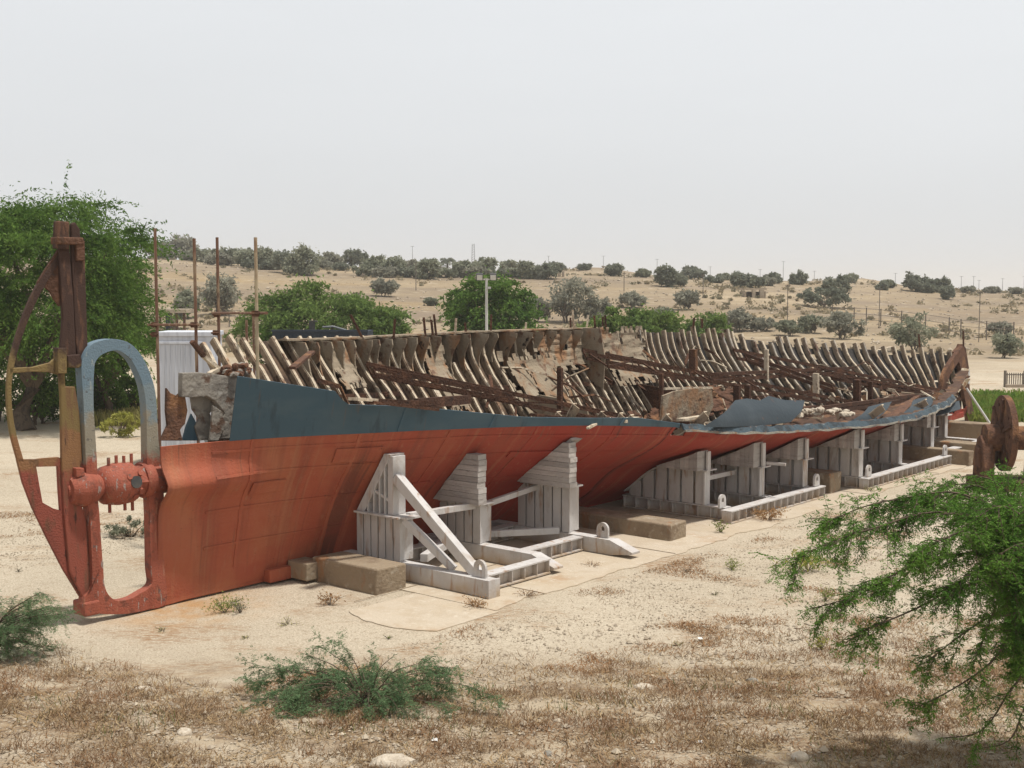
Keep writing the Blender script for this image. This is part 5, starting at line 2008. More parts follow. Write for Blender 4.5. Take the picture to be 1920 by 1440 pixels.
crossbar(278, 374, 609, 24.3, 22.9)
crossbar(398, 500, 587, 24.7, 20.6)
for px, py, dist in ((364, 609, 23.0), (290.5, 609, 24.2), (407, 590, 24.6), (479, 588, 21.0), (290.5, 627, 24.2), (405, 624, 24.6), (290.5, 790, 24.2)):
    p = at(px, py, dist)
    m = MB()
    m.box(p, (.11, .12, .10))
    m.tube([p + np.array([-.08, -.06, 0]), p + np.array([.08, -.06, 0])], .02, 6)
    m.build('coupler', M['rustb'], sc_)
for px, dist in ((462, 27.5), (475, 27.8)):
    p = at(px, 600 if px < 470 else 590, dist)
    m = MB()
    m.tube([(p[0], p[1], 0), p], .03, 6)
    o = m.build('rusty_post', M['pole'], None, (p[0], p[1], 0))
    tag(o, 'thin rusty post just behind the pale scaffold tube, ' + ('left one of two' if px < 470 else 'right one of two'), 'post')

d = 60.0
a, b = at(512, 720, d), at(690, 720, d)
top = EYE + (540 - 621) / F * d
box = empty('container', ((a[0] + b[0]) / 2, d + 1.2, 0))
tag(box, 'dark blue steel container showing only its top above the ribs', 'container')
m = MB()
m.box(((a[0] + b[0]) / 2, d + 1.2, top / 2), (b[0] - a[0], 2.4, top))
for i in range(24):
    x = a[0] + (b[0] - a[0]) * (i + .5) / 24
    m.box((x, d - .02, top / 2), (.09, .04, top - .3))
m.build('body', M['navy'], box)
m = MB()
for zz in (top + .03,):
    m.box(((a[0] + b[0]) / 2, d - .01, zz), (b[0] - a[0] + .06, .14, .10))
m.build('top_rail', M['navy'], box)
p = at(583, 622, d)
m = MB()
m.box(p + np.array([0, .4, .22]), (.26, .26, .5))
m.box(p + np.array([0.05, .4, .5]), (.42, .3, .06))
o = m.build('vent_cap', M['dark'], None, p + np.array([0, .4, -.03]))
tag(o, 'small dark vent standing on top of the blue container', 'vent')
p = at(625, 621, d)
m = MB()
m.tube([p + np.array([-.6, .5, .18]), p + np.array([-.1, .5, .22]), p + np.array([.4, .5, .08]), p + np.array([.7, .5, -.02])], .05, 6)
o = m.build('bent_rail', M['greyp'], None, p + np.array([0, .5, 0]))
tag(o, 'grey bent rail lying on the blue container', 'rail')
for px0, px1, py, dist, r, label in ((408, 500, 660, 34, .40, 'grey concrete pipe lying behind the after ribs, upper one'), (400, 470, 690, 31, .38, 'grey concrete pipe lying lower, behind the rust heap'),
                                     (505, 560, 672, 36, .42, 'grey pipe end glimpsed between the after ribs')):
    A_, B_ = at(px0, py, dist), at(px1, py, dist + 1.5)
    A_[2] = B_[2] = 1.9 + r if py < 680 else 1.3
    m = MB()
    m.tube([A_, B_], r, 20)
    o = m.build('concrete_pipe', M['greyp'], None, (A_ + B_) / 2, smooth=40)
    tag(o, label, 'pipe')
    m = MB()
    m.box(((A_ + B_) / 2) * np.array([1, 1, 0]) + np.array([0, 0, (A_[2] - r) / 2]), (abs(B_[0] - A_[0]) * .9, .7, A_[2] - r + .03))
    o = m.build('pipe_plinth', M['conc'], None, ((A_ + B_) / 2) * np.array([1, 1, 0]))
    tag(o, 'concrete plinth under the ' + label.split(',')[0].replace('lying ', ''), 'plinth')

# floodlight pole
p = on_ground(912.5, 55)
fl = empty('floodlight_pole', p)
tag(fl, 'white pole with two floodlights rising behind the middle of the wreck', 'lamp')
top = EYE + (540 - 522) / F * 55
m = MB()
m.tube([p, (p[0], p[1], top)], [.075, .06], 10)
m.build('pole', M['metalw'], fl, smooth=40)
m = MB()
m.bar((p[0] - .34, p[1], top - .05), (p[0] + .34, p[1], top - .05), .06, .06)
m.build('crossarm', M['metalw'], fl)
for sx in (-1, 1):
    m = MB()
    c = np.array([p[0] + sx * .30, p[1] - .08, top + .08])
    ax = np.array([[1, 0, 0], [0, math.cos(.4), math.sin(.4)], [0, -math.sin(.4), math.cos(.4)]])
    m.box(c, (.30, .22, .28), ax)
    m.box(c - ax[1] * .11, (.31, .03, .29), ax)
    fo = m.build('floodlight', M['dark'], fl, bevel=.01)
    m = MB()
    m.box(c - ax[1] * .135, (.25, .02, .23), ax)
    m.build('lens', M['metalw'], fo)
m = MB()
m.box((p[0] + .12, p[1] - .05, top - .42), (.16, .12, .10))
m.build('junction_box', M['metalw'], fl)

# open shelter on the slope behind the scaffold
p = hit(325, 620)
d = p[1]
px2m = d / F
sh = empty('shelter', p)
tag(sh, 'small open shelter with a pale flat roof on dark posts behind the scaffold', 'shelter')
zr = EYE + (540 - 583) * px2m
m = MB()
m.box((p[0], d + 1.0, zr), (54 * px2m, 3.0, 7 * px2m))
m.build('roof', M['ruin'], sh)
for q_, w_, mt in ((-10, 7, 'navy'), (-4, 3, 'farpole'), (7, 4, 'rustb'), (21, 4, 'rustb'), (-24, 3, 'rustb')):
    m = MB()
    m.box((p[0] + q_ * px2m, d, (zr + p[2]) / 2 - .1), (w_ * px2m, .2, zr - p[2]))
    m.build('post', M[mt], sh)

# ruins on the hill
p = hit(1416, 558)
s_ = p[1] / F
ru = empty('ruined_hut', p)
tag(ru, 'small roofless stone hut on the hill right of centre', 'ruin')
m = MB()
m.box(p + np.array([0, 3, 5 * s_]), (40 * s_, .5, 12 * s_))
for x0 in (-18.5, 18.5):
    m.box(p + np.array([x0 * s_, 1.5, 5 * s_]), (3 * s_, 3.2, 13 * s_))
m.build('wall', M['ruin'], ru)
for x0, w_, h_ in ((-6, 6, 17), (8, 8, 15)):
    m = MB()
    m.box(p + np.array([x0 * s_ + w_ * s_ / 2, 0, h_ * s_ / 2 - .2]), (w_ * s_, .5, h_ * s_ + .4))
    m.build('pier', M['ruin'], ru)
m = MB()
m.box(p + np.array([0, 1.4, 16 * s_]), (42 * s_, 3.2, 3 * s_))
m.build('roof_slab', M['ruin'], ru)
p = hit(1050, 519)
if p[1] > 236:
    p = on_ground(1050, 234)
s_ = p[1] / F
ru = empty('ruined_wall', p)
tag(ru, 'broken stone wall at the left foot of the sandy mound on the ridge', 'ruin')
for x0, w_, h_ in ((-8, 5, 12), (-1, 5, 9), (6, 4, 11)):
    m = MB()
    m.box(p + np.array([x0 * s_, 0, h_ * s_ / 2 - .2]), (w_ * s_, .8, h_ * s_ + .4))
    m.build('wall_stump', M['ruin'], ru, bevel=.05)
p = on_ground(838, 236)
s_ = 236 / F
m = MB()
m.box(p + np.array([-1.2, .5, 8 * s_ / 2]), (16 * s_, 2.5, 9 * s_))
m.box(p + np.array([-1.2, .5, 9 * s_]), (18 * s_, 2.9, 2 * s_))
o = m.build('pump_house', M['hut'], None, p)
tag(o, 'tiny pale building under the palm on the ridge', 'building')

# slim poles on the hillside
for px, fy, ty, label in ((1476, 610, 534, 'slim dark pole on the slope above the ribs, left of another like it'), (1648, 616, 540, 'slim dark pole on the slope behind the pale slanted stringer'), (1835, 642, 546, 'slim dark pole on the sandy slope right of the bow'),
                          (1318, 560, 515, 'thin pole below the two dark ridge trees'), (780, 545, 492, 'thin pole on the ridge left of the square-looking clump'), (1170, 548, 512, 'thin pole in front of the right end of the sandy mound')):
    p = hit(px, fy)
    t_ = EYE + (540 - ty) / F * p[1]
    m = MB()
    m.tube([p, (p[0], p[1], t_)], [.0007 * p[1] * .5, .0006 * p[1] * .5], 6)
    m.box((p[0], p[1], t_ - .1), (.5, .08, .08))
    o = m.build('slim_pole', M['farpole'], None, p)
    tag(o, label, 'pole')

# skyline lamp masts beyond the ridge, hazy
for px, ty, fy in ((775, 462, 500), (724, 478, 500), (928, 482, 510), (1028, 480, 515), (1130, 480, 515), (1230, 486, 518), (1329, 500, 525), (1422, 505, 530), (1465, 490, 530), (1523, 508, 535),
                   (1674, 512, 545), (1770, 520, 548), (1797, 518, 548), (1820, 518, 548), (1830, 525, 550), (1874, 522, 550), (1914, 518, 552), (455, 478, 490), (560, 480, 498)):
    dd = 330
    p = on_ground(px, dd)
    t_ = EYE + (540 - ty) / F * dd
    m = MB()
    m.tube([p, (p[0], p[1], t_)], [.09, .06], 6)
    m.bar((p[0] - .5, p[1], t_ - .1), (p[0] + .5, p[1], t_ - .1), .08, .08)
    o = m.build('lamp_mast', M['mast'], None, p)
    tag(o, 'faint thin lamp mast standing on the skyline beyond the ridge', 'mast', 'distant masts along the skyline')
dd = 330
p = on_ground(888, dd)
t_ = EYE + (540 - 458) / F * dd
m = MB()
for sx, sy in ((-1, -1), (1, -1), (1, 1), (-1, 1)):
    m.bar(p + np.array([sx * .5, sy * .5, 0]), (p[0] + sx * .28, p[1] + sy * .28, t_), .10, .10)
for i in range(14):
    f0, f1 = i / 14, (i + 1) / 14
    for sy in (-1, 1):
        a_ = p + np.array([-.5 + .22 * f0, sy * .4, 0])
        m.bar((p[0] - (.5 - .22 * f0), p[1] + sy * (.5 - .22 * f0), p[2] + (t_ - p[2]) * f0), (p[0] + (.5 - .22 * f1), p[1] + sy * (.5 - .22 * f1), p[2] + (t_ - p[2]) * f1), .07, .07)
o = m.build('lattice_mast', M['mast'], None, p)
tag(o, 'pale lattice mast on the skyline above the floodlight pole', 'mast')

# wire fence over the middle of the slope, and the picket railing at the right edge
def wire_fence(pts, h, label, rails=3):
    root = empty('wire_fence', pts[0])
    tag(root, label, 'fence')
    m = MB()
    for a_, b_ in zip(pts[:-1], pts[1:]):
        for k in range(rails):
            z = np.array([0, 0, h * (k + 1) / rails])
            m.tube([a_ + z, b_ + z], .022, 4, False)
    m.build('wire', M['farpole'], root)
    for p_ in pts:
        m = MB()
        m.tube([p_ - np.array([0, 0, .2]), p_ + np.array([0, 0, h + .1])], .055, 5)
        m.build('post', M['farpole'], root)


wire_fence([hit(px, py) for px, py in ((1560, 607), (1601, 609), (1624, 610), (1651, 612), (1690, 616), (1735, 622), (1779, 630), (1801, 634), (1849, 638), (1900, 640))], 1.6, 'dark wire fence on posts crossing the slope behind the bow')
wire_fence([hit(px, py) for px, py in ((640, 620), (600, 616), (560, 612), (520, 612), (490, 612), (460, 612), (430, 614))], 1.5, 'low wire fence behind the scaffold and the dome-shaped bush')
A_, B_ = hit(1884, 726), hit(1990, 728)
rl = empty('picket_railing', A_)
tag(rl, 'dark metal picket railing on the sand at the right edge', 'railing')
L_ = np.linalg.norm(B_ - A_)
hr = 30 / F * A_[1]
m = MB()
for f in (.12, .80):
    m.bar(A_ + np.array([0, 0, hr * f]), B_ + np.array([0, 0, hr * f]), .05, .05)
m.build('rail', M['farpole'], rl)
for i in range(27):
    p = A_ + (B_ - A_) * i / 26
    m = MB()
    big = i % 9 == 0
    m.bar(p, p + np.array([0, 0, hr * (1.05 if big else .92)]), .10 if big else .035, .10 if big else .035)
    m.build('picket' if not big else 'post', M['farpole'], rl)
m = MB()
m.box((A_ + B_) / 2 + np.array([0, 0, .06]), (L_, .3, .2))
m.build('kerb', M['ruin'], rl)

# ================================================================ RUSTY WINCH at the right edge
base = on_ground(1872, 30.5)
s_ = base[1] / F
win = empty('rusty_winch', base)
tag(win, 'rust-brown winch with a large upright flange wheel and drum at the right edge', 'winch')
axd = unit(np.array([.99, -.10, 0]))
axn = np.array([axd[1], -axd[0], 0])


def wheel(mb, c, r, th, n=28, rin=0):
    A1, B1 = [], []
    for k in range(n):
        an = 2 * math.pi * k / n
        o_ = axn * math.cos(an) + np.array([0, 0, math.sin(an)])
        A1.append(c + o_ * r)
        B1.append(c + o_ * rin)
    mb.ribbon(A1, B1, axd * th, closed=True)


c1_ = at(1877, 812, 30.5)
for nm, dx, r in (('flange_wheel', .05, .95),):
    m = MB()
    c = c1_ + axd * dx
    if dx < 0:
        c = c + np.array([0, 0, -.22])
    wheel(m, c, r, .10, 30, .12)
    wheel(m, c + axd * .07, r, .06, 30, r - .10)
    fw_ = m.build(nm, M['rustb'], win, smooth=30)
    for k in range(10):
        an = 2 * math.pi * k / 10
        o_ = axn * math.cos(an) + np.array([0, 0, math.sin(an)])
        m = MB()
        m.tube([c + o_ * (r - .22) - axd * .07, c + o_ * (r - .22) - axd * .02], .045, 6)
        m.build('bolt', M['rust'], fw_)
m = MB()
c = c1_ + np.array([0, 0, -.12])
m.tube([c - axd * .4, c + axd * .1], .34, 20)
m.tube([c + axd * .1, c + axd * .2, c + axd * 1.0], [.26, .30, .30], 20)
m.build('drum', M['rustb'], win, smooth=40)
m = MB()
for dx in (.75,):
    c = c1_ + axd * dx
    m.prism([c - axn * .5 + np.array([0, 0, -c[2] + base[2]]), c + axn * .5 + np.array([0, 0, -c[2] + base[2]]), c + axn * .2 + np.array([0, 0, -.1]), c - axn * .2 + np.array([0, 0, -.1])], axd * .12)
m.box(c1_ * np.array([1, 1, 0]) + axd * .2 + np.array([0, 0, base[2] + .1]), (1.7, 1.3, .25), np.array([axd, axn, [0, 0, 1]]))
m.build('bed_frame', M['rust'], win, bevel=.015)
m = MB()
c = c1_ + axd * -.40
gz = lambda a, z: np.array([c[0], c[1], 0]) + axn * a + np.array([0, 0, base[2] + z])
m.prism([gz(-.55, 0), gz(.55, 0), gz(.50, .55), gz(.30, 1.15), gz(.05, 1.32), gz(-.2, 1.22), gz(-.46, .7)], axd * .26)
m.prism([gz(-.30, .5), gz(.30, .5), gz(.22, 1.0), gz(-.12, 1.05)], axd * .40)
m.build('bearing_housing', M['rustb'], win, bevel=.03)
m = MB()
wheel(m, c1_ + axd * -.03, .30, .12, 20, 0.0)
for k in range(6):
    an = math.pi * k / 3 + .3
    o_ = axn * math.cos(an) + np.array([0, 0, math.sin(an)])
    m.bar(c1_ - axd * .02 + o_ * .25, c1_ - axd * .02 + o_ * .88, .09, .07, axd)
m.build('spokes', M['rust'], win)

# ================================================================ GREEN GRASS PATCH beyond the winch
rng = np.random.default_rng(77)
n = 5200
px = rng.uniform(1820, 1960, n)
py = rng.uniform(742, 792, n)
P = np.array([on_z(a_, b_, .0) for a_, b_ in zip(px, py)])
o = blades('green_grass', P[:, 0], P[:, 1], .10, .38, .08, LF['grass'], .25, rng)
tag(o, kind='stuff')
n = 2600
px = rng.uniform(160, 292, n)
py = rng.uniform(764, 800, n)
P = np.array([on_z(a_, b_, .0) for a_, b_ in zip(px, py)])
o = blades('yellow_grass', P[:, 0], P[:, 1], .15, .5, .06, leafmat('yellow_blade', (.24, .23, .07), (.36, .31, .12)), .4, rng)
tag(o, kind='stuff')


# ================================================================ FOREGROUND SHRUBS (real branches, feathery leaves)
def feather(path, step, llen, n_pair, lw, rng, rach=.06, spread=1.0):
    """pinnate leaves along a twig: each leaf a short rib carrying pairs of leaflets"""
    P = np.array(path)
    seg = np.linalg.norm(np.diff(P, axis=0), axis=1)
    L = seg.sum()
    n = max(2, int(L / step))
    cum = np.concatenate([[0], np.cumsum(seg)])
    u_ = np.linspace(0.02, L, n)
    pos = np.stack([np.interp(u_, cum, P[:, k]) for k in range(3)], 1)
    tang = np.stack([np.interp(u_, cum, np.gradient(P[:, k], cum)) for k in range(3)], 1)
    tang = unit(tang)
    side = unit(np.cross(tang, unit(rng.normal(size=(n, 3)) + np.array([0, 0, 1.5]))))
    side *= np.where(np.arange(n) % 2 == 0, 1, -1)[:, None]
    rd = unit(side * spread + tang * .55 + rng.normal(0, .25, (n, 3)) + np.array([0, 0, -.25]))
    rl_ = rach * rng.uniform(.7, 1.3, n)
    out = []
    lat = unit(np.cross(rd, unit(rng.normal(0, .4, (n, 3)) + np.array([0, 0, 1]))))
    for k in range(n_pair):
        f = (k + 1) / n_pair
        for sgn in (-1, 1):
            dr = unit(lat * sgn + rd * .5)
            c = pos + rd * (rl_ * f)[:, None] + dr * llen * .5
            out.append(leaf_quads(c, dr, llen, lw, rng))
    return np.concatenate(out)


def shrub(name, base, label, paths, leaf, seed, dens=None, sub=7, sublen=.5, twig=3, twiglen=.22, radius=.022, llen=.022, lw=.008, step=.022, pairs=4, rach=.05, droop=.10, cat='shrub', sprd=.9):
    rng = np.random.default_rng(seed)
    root = empty(name, base)
    tag(root, label, cat)
    wood = MB()
    Q = []
    for pi, path in enumerate(paths):
        P = np.array(smooth_open([list(p) for p in path], 4))
        n = len(P)
        rr = np.linspace(radius, radius * .22, n)
        wood.tube(P, rr, 6)
        cum = np.concatenate([[0], np.cumsum(np.linalg.norm(np.diff(P, axis=0), axis=1))])
        L = cum[-1]
        nsub = max(2, int(sub * L * (dens[pi] if dens else 1)))
        tips = [P[int(n * .55):]]
        for k in range(nsub):
            u_ = L * rng.uniform(.22, 1.0)
            p0 = np.array([np.interp(u_, cum, P[:, c]) for c in range(3)])
            i = min(n - 2, int(np.searchsorted(cum, u_)) - 1)
            tg = unit(P[i + 1] - P[i])
            d0 = unit(tg * .9 + rng.normal(0, sprd * .6, 3) * np.array([1, 1, .75]))
            sp_ = np.array(limb_path(p0, d0, sublen * rng.uniform(.5, 1.2) * (1.1 - .5 * u_ / L), 7, droop, .10, rng))
            wood.tube(sp_, np.linspace(radius * .30, radius * .10, len(sp_)), 4, False)
            tips.append(sp_)
            for j in range(twig):
                q0 = sp_[rng.integers(1, len(sp_) - 1)]
                d1 = unit((sp_[-1] - sp_[0]) + rng.normal(0, .55, 3) * np.linalg.norm(sp_[-1] - sp_[0]))
                tw = np.array(limb_path(q0, d1, twiglen * rng.uniform(.5, 1.2), 5, droop * 1.2, .10, rng))
                wood.tube(tw, np.linspace(radius * .14, radius * .07, len(tw)), 3, False)
                tips.append(tw)
        for tp_ in tips:
            Q.append(feather(tp_, step, llen, pairs, lw, rng, rach))
    wood.build('branches', M['bark'], root, smooth=60)
    quads_mesh('leaves', np.concatenate(Q), LF[leaf], root)
    return root


def pxp(lst):
    return [at(a_, b_, c_) for a_, b_, c_ in lst]


# right-hand bush: its stem stands just outside the frame
b0 = on_ground(1975, 11.9)
g0 = (1975, 1180)
stem = lambda *r: pxp(list(r))
bx = b0[0]
root_pt = b0 + np.array([0, 0, 0.0])
hub_ = at(1945, 1110, 11.9)
P = []
def br(*pix):
    P.append([root_pt, root_pt * .5 + hub_ * .5 + RNG.normal(0, .04, 3)] + [hub_ + RNG.normal(0, .05, 3)] + pxp(pix))
br((1900, 990, 11.8), (1800, 925, 11.7), (1690, 935, 11.7), (1620, 950, 11.6), (1560, 975, 11.6))
br((1880, 1000, 11.6), (1760, 960, 11.5), (1640, 990, 11.4), (1560, 1015, 11.3), (1490, 1050, 11.3))
br((1880, 1050, 11.5), (1780, 1040, 11.4), (1680, 1075, 11.3), (1610, 1115, 11.2), (1520, 1142, 11.2))
br((1890, 1090, 11.5), (1800, 1100, 11.4), (1720, 1140, 11.3), (1650, 1170, 11.2), (1600, 1190, 11.2))
br((1900, 1150, 11.5), (1850, 1160, 11.4), (1790, 1200, 11.3), (1745, 1235, 11.3))
br((1905, 980, 11.9), (1870, 930, 12.0), (1820, 908, 12.1), (1760, 912, 12.2))
br((1915, 980, 12.0), (1890, 925, 12.1), (1860, 900, 12.1), (1830, 892, 12.1))
br((1925, 980, 12.2), (1910, 930, 12.4), (1900, 912, 12.5), (1880, 910, 12.5))
br((1900, 1180, 11.5), (1860, 1240, 11.4), (1790, 1290, 11.35), (1712, 1330, 11.3))
br((1920, 1250, 11.6), (1890, 1300, 11.5), (1840, 1370, 11.5), (1760, 1385, 11.5))
br((1930, 1280, 11.7), (1915, 1340, 11.6), (1890, 1390, 11.6), (1830, 1405, 11.7))
br((1890, 1010, 11.4), (1830, 990, 11.2), (1770, 1010, 11.1), (1710, 1040, 11.0))
br((1895, 1060, 11.3), (1850, 1060, 11.1), (1790, 1100, 11.0), (1750, 1150, 11.0))
br((1900, 1000, 11.8), (1850, 950, 11.8), (1780, 930, 11.9), (1720, 940, 11.9))
br((1910, 1080, 11.4), (1880, 1110, 11.2), (1850, 1180, 11.1), (1835, 1230, 11.1))
br((1930, 1000, 11.5), (1905, 960, 11.3), (1870, 950, 11.2), (1830, 970, 11.1))
br((1940, 1040, 11.3), (1920, 1020, 11.1), (1890, 1030, 11.0), (1850, 1060, 11.0))
shrub('thorn_bush', b0, 'large feathery green thorn bush reaching in from the right edge', P, 'near', 3, dens=[1.4, 1.2, 1, .7, .6, 1.0, 1.0, .8, .45, .35, .3, 1.6, 1.4, 1.5, .8, 1.3, 1.2], sub=10, sublen=.44, twig=4, twiglen=.24, radius=.020, llen=.026, lw=.010, step=.024, pairs=4, rach=.055, cat='bush')

# low shrub in the middle foreground
c = hit(690, 1322)
rng = np.random.default_rng(15)
P = []
for k in range(30):
    a_ = rng.uniform(0, 2 * np.pi)
    dx, dy = math.cos(a_), math.sin(a_)
    L = rng.uniform(.7, 1.35) * (1.15 if dx > 0 else 1.0)
    h = rng.uniform(.10, .34)
    if abs(dx) < .5:
        L *= .7
    p1 = c + np.array([dx * L * .4, dy * L * .3, h])
    p2 = c + np.array([dx * L * .75, dy * L * .5, h * 1.15])
    p3 = c + np.array([dx * L, dy * L * .62, h * rng.uniform(.5, 1.0)])
    P.append([c, p1, p2, p3])
for (px, py, h) in ((600, 1212, 0), (640, 1208, 0), (800, 1240, 0), (470, 1250, 0), (460, 1280, 0), (560, 1222, 0), (840, 1250, 0), (740, 1228, 0), (890, 1310, 0), (500, 1300, 0)):
    e = at(px, py, c[1] + rng.uniform(-.2, .5))
    P.append([c, c * .6 + e * .4 + np.array([0, 0, .16]), c * .25 + e * .75 + np.array([0, 0, .08]), e])
shrub('low_thorn_shrub', c, 'low sprawling blue-green thorn shrub lying on the bank in front of the wreck', P, 'low', 8, sub=6, sublen=.34, twig=4, twiglen=.17, radius=.008, llen=.020, lw=.008, step=.020, pairs=4, rach=.042)

# shrub at the left edge
c = hit(-40, 1230)
rng = np.random.default_rng(18)
P = []
for k in range(20):
    px, py = rng.uniform(-60, 128), rng.uniform(1092, 1235)
    if px > 90 and py < 1120:
        py += 40
    e = at(px, py, c[1] + rng.uniform(-.6, .5))
    P.append([c, c * .6 + e * .4 + np.array([0, 0, .18]), c * .25 + e * .75 + np.array([0, 0, .10]), e])
shrub('low_thorn_shrub', c, 'feathery green thorn shrub half cut by the left edge near the rudder foot', P, 'low', 9, sub=8, sublen=.40, twig=3, twiglen=.2, radius=.013, llen=.019, lw=.007, step=.020, pairs=4, rach=.045)
p = hit(30, 1250)
tree('dry_tuft', p, .22, .6, .3, 'dull olive tuft on the bank below the left thorn shrub', 'weed', 'olive', 'bark', 210, 14, 60, .05, .015, .02, .7, stems=2)


# small weeds, each one a plant of its own
def weed(px, py, wpx, hpx, leaf, label, seed, n=110, cat='weed', name='weed'):
    p = hit(px, py)
    r = wpx / 2 / F * p[1]
    h = hpx / F * p[1]
    rng = np.random.default_rng(seed)
    root = empty(name, p)
    tag(root, label, cat)
    wood = MB()
    Q = []
    for k in range(9):
        a_ = rng.uniform(0, 6.28)
        f = rng.uniform(.2, 1)
        e = p + np.array([math.cos(a_) * r * f, math.sin(a_) * r * f, h * rng.uniform(.45, 1.0) * (1.1 - .4 * f)])
        mid_ = p * .5 + e * .5 + np.array([0, 0, h * .15])
        wood.tube([p, mid_, e], [.006, .004, .002], 4, False)
        kk = n // 9
        f2 = rng.uniform(.25, 1, kk)[:, None]
        cc = p * (1 - f2) + e * f2 + np.array([0, 0, h * .15]) * (1 - abs(2 * f2 - 1)) + rng.normal(0, h * .10, (kk, 3)) + rng.normal(0, r * .12, (kk, 3)) * np.array([1, 1, .2])
        cc[:, 2] = np.maximum(cc[:, 2], p[2] + .005)
        Q.append(leaf_quads(cc, rng.normal(size=(kk, 3)) + np.array([0, 0, .6]), max(.02, h * .16), max(.007, h * .06), rng))
    wood.build('stem', M['barkg'], root)
    quads_mesh('leaves', np.concatenate(Q), LF[leaf], root)


LF['mixed'] = leafmat('weed_leaf', (.17, .22, .06), (.32, .34, .11))
weed(1515, 1072, 130, 46, 'yellow', 'wide yellow-flowering weed under the tip of the thorn bush', 1, 500)
weed(1372, 1070, 56, 26, 'mixed', 'bright green weed alone on the sand right of the pad', 2, 200)
weed(1548, 1130, 60, 34, 'mixed', 'small green weed below the wide yellow-flowering one', 3, 160)
weed(1541, 1220, 44, 34, 'yellow', 'yellow-green weed near the lowest left tips of the thorn bush', 4, 200)
weed(1340, 1118, 22, 12, 'mixed', 'tiny green weed on open sand below the bright green one', 5, 60)
weed(1270, 1214, 32, 16, 'yellow', 'tiny yellow weed beside dry brown litter on the sand', 6, 70)
weed(540, 1174, 56, 18, 'yellow', 'flat yellow-leaved weed on the sand left of the pad corner', 7, 120)
weed(462, 1200, 30, 9, 'yellow', 'tiny yellow weed left of the flat yellow-leaved one', 8, 60)
weed(728, 1199, 24, 12, 'mixed', 'tiny green weed above the low thorn shrub', 9, 60)
weed(305, 1186, 40, 14, 'mixed', 'small creeping weed on the sand below the stern frame', 10, 80)
weed(420, 1150, 110, 34, 'mixed', 'olive grass tuft under the hull beside the stern frame', 11, 340)
weed(450, 1150, 70, 26, 'olive', 'grey-olive tuft right of the grass under the hull', 12, 200)
weed(1351, 1002, 36, 32, 'mixed', 'upright green weed at the pad edge by the second cradle', 13, 120)
weed(1440, 978, 76, 34, 'drybush', 'dry orange tuft in front of the second cradle', 14, 420)
weed(1215, 1000, 60, 26, 'drybush', 'thin dry orange grass against the long concrete block', 15, 240)
weed(890, 1142, 70, 28, 'drybush', 'dry orange tuft at the near corner of the pad', 16, 300)
weed(985, 1120, 90, 18, 'drybush', 'flat dry orange growth along the pad edge', 17, 260)
weed(1110, 1066, 70, 14, 'drybush', 'low dry orange growth along the pad edge further on', 18, 200)
weed(620, 1138, 70, 34, 'drybush', 'wispy dry grass by the front face of the stained block', 19, 200)
weed(1630, 925, 60, 16, 'mixed', 'small green weeds by the third cradle foot', 20, 160)
weed(1770, 870, 60, 14, 'grass', 'green weeds on the track by the farthest blocks', 21, 160)
weed(35, 1075, 20, 12, 'olive', 'tiny dark weed on the sand left of the rudder', 22, 50)
weed(1640, 1120, 40, 16, 'drybush', 'brown dry tuft seen through the thorn bush', 23, 120)
weed(1290, 1075, 36, 12, 'drybush', 'faint dry orange wisp on the open sand', 24, 80)

# ================================================================ LIGHT, SKY, AIR, CAMERA
SUN_EL, SUN_AZ = math.radians(74), math.radians(108)   # azimuth measured clockwise from +Y
sd = Vector((math.sin(SUN_AZ) * math.cos(SUN_EL), math.cos(SUN_AZ) * math.cos(SUN_EL), math.sin(SUN_EL)))
sl_ = bpy.data.lights.new('sun', 'SUN')
sl_.energy = SUNP
sl_.angle = math.radians(SUNA)
sl_.color = (1.0, .955, .88)
so = bpy.data.objects.new('sun', sl_)
COL.objects.link(so)
so.rotation_euler = (-sd).to_track_quat('-Z', 'Y').to_euler()
so.location = (20, -20, 40)

wd = bpy.data.worlds.new('World')
SC.world = wd
wd.use_nodes = True
t = wd.node_tree
for n_ in list(t.nodes):
    t.nodes.remove(n_)
out = N(t, 'ShaderNodeOutputWorld')
bg = N(t, 'ShaderNodeBackground', inp={'Strength': SKYS})
sky = N(t, 'ShaderNodeTexSky', sky_type='NISHITA')
sky.sun_disc = False
sky.sun_elevation = SUN_EL
sky.sun_rotation = SUN_AZ
sky.altitude = 0
sky.air_density = 1.0
sky.dust_density = 8.0
sky.ozone_density = 1.0
hs = N(t, 'ShaderNodeHueSaturation', inp={'Saturation': .18})
t.links.new(sky.outputs[0], hs.inputs['Color'])
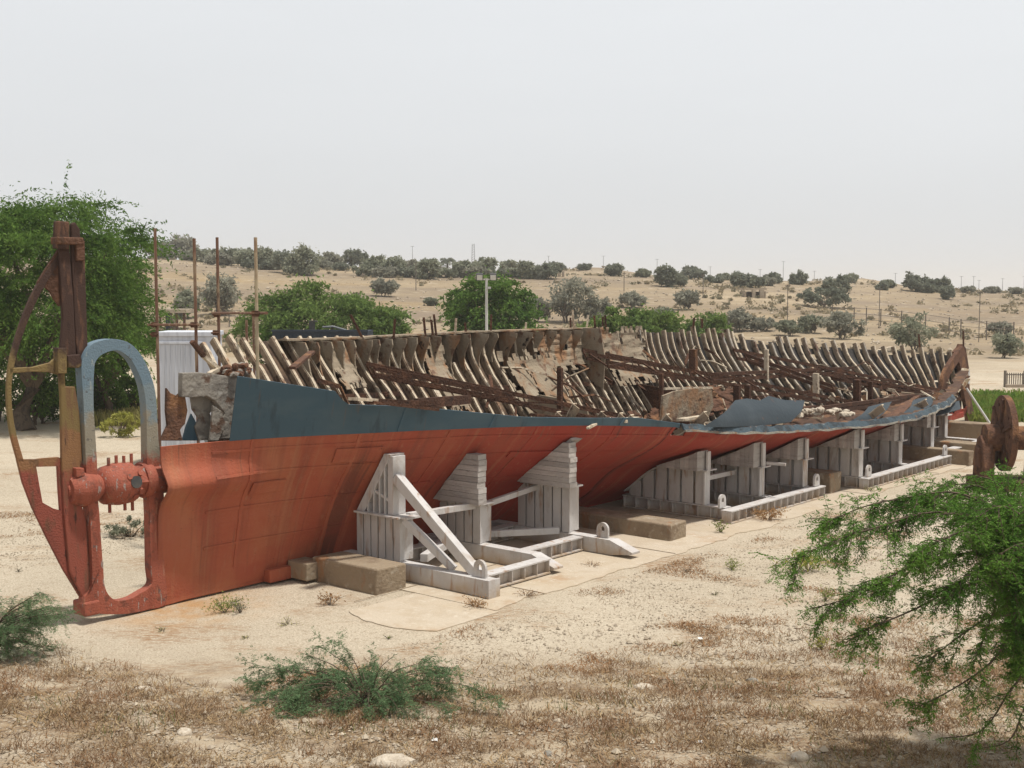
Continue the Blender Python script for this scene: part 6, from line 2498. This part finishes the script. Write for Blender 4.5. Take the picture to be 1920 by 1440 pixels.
# hazy overcast veil: an even pale layer mixed over the clear-sky gradient
veil = N(t, 'ShaderNodeMix', data_type='RGBA', inp={'Factor': VEILF})
t.links.new(hs.outputs[0], veil.inputs[6])
tc = N(t, 'ShaderNodeTexCoord')
cl = noise_fac(t, tc.outputs['Generated'], (1.2, 1.2, 5.0), .3, .7, 4.0, 3.0)
vc = mixc(t, cl, tuple(v * .965 for v in VEIL), tuple(v * 1.03 for v in VEIL))
t.links.new(vc, veil.inputs[7])
# the haze glows most near the horizon; overhead the sky is deeper
sx = N(t, 'ShaderNodeSeparateXYZ')
t.links.new(tc.outputs['Generated'], sx.inputs[0])
mz = N(t, 'ShaderNodeMapRange', interpolation_type='SMOOTHSTEP', inp={'From Min': .30, 'From Max': .75, 'To Min': 1.0, 'To Max': .55})
t.links.new(sx.outputs['Z'], mz.inputs['Value'])
vs_ = N(t, 'ShaderNodeVectorMath', operation='SCALE')
t.links.new(veil.outputs[2], vs_.inputs[0])
t.links.new(mz.outputs['Result'], vs_.inputs['Scale'])
t.links.new(vs_.outputs[0], bg.inputs['Color'])
t.links.new(bg.outputs[0], out.inputs[0])

if HAZE > 0:
    m = MB()
    m.box((0, 900, 9), (9000, 11000, 90))
    hm, t = nt('haze_air')
    o_ = N(t, 'ShaderNodeOutputMaterial')
    pv = N(t, 'ShaderNodeVolumePrincipled', inp={'Density': HAZE, 'Anisotropy': .3})
    pv.inputs['Color'].default_value = (.93, .94, .95, 1)
    t.links.new(pv.outputs[0], o_.inputs['Volume'])
    ho = m.build('haze', hm)
    tag(ho, kind='stuff')

cam = bpy.data.cameras.new('camera')
cam.lens = F / 1920 * 36
cam.sensor_width = 36
cam.clip_start = .1
cam.clip_end = 9000
co = bpy.data.objects.new('camera', cam)
COL.objects.link(co)
co.location = (0, 0, EYE)
co.rotation_euler = (math.pi / 2 - TH, 0, 0)
SC.camera = co
SC.view_settings.view_transform = 'Standard'
SC.view_settings.look = 'None'
SC.view_settings.exposure = EXPO
SC.view_settings.gamma = 1
SC.cycles.max_bounces = 6
SC.cycles.volume_bounces = 1
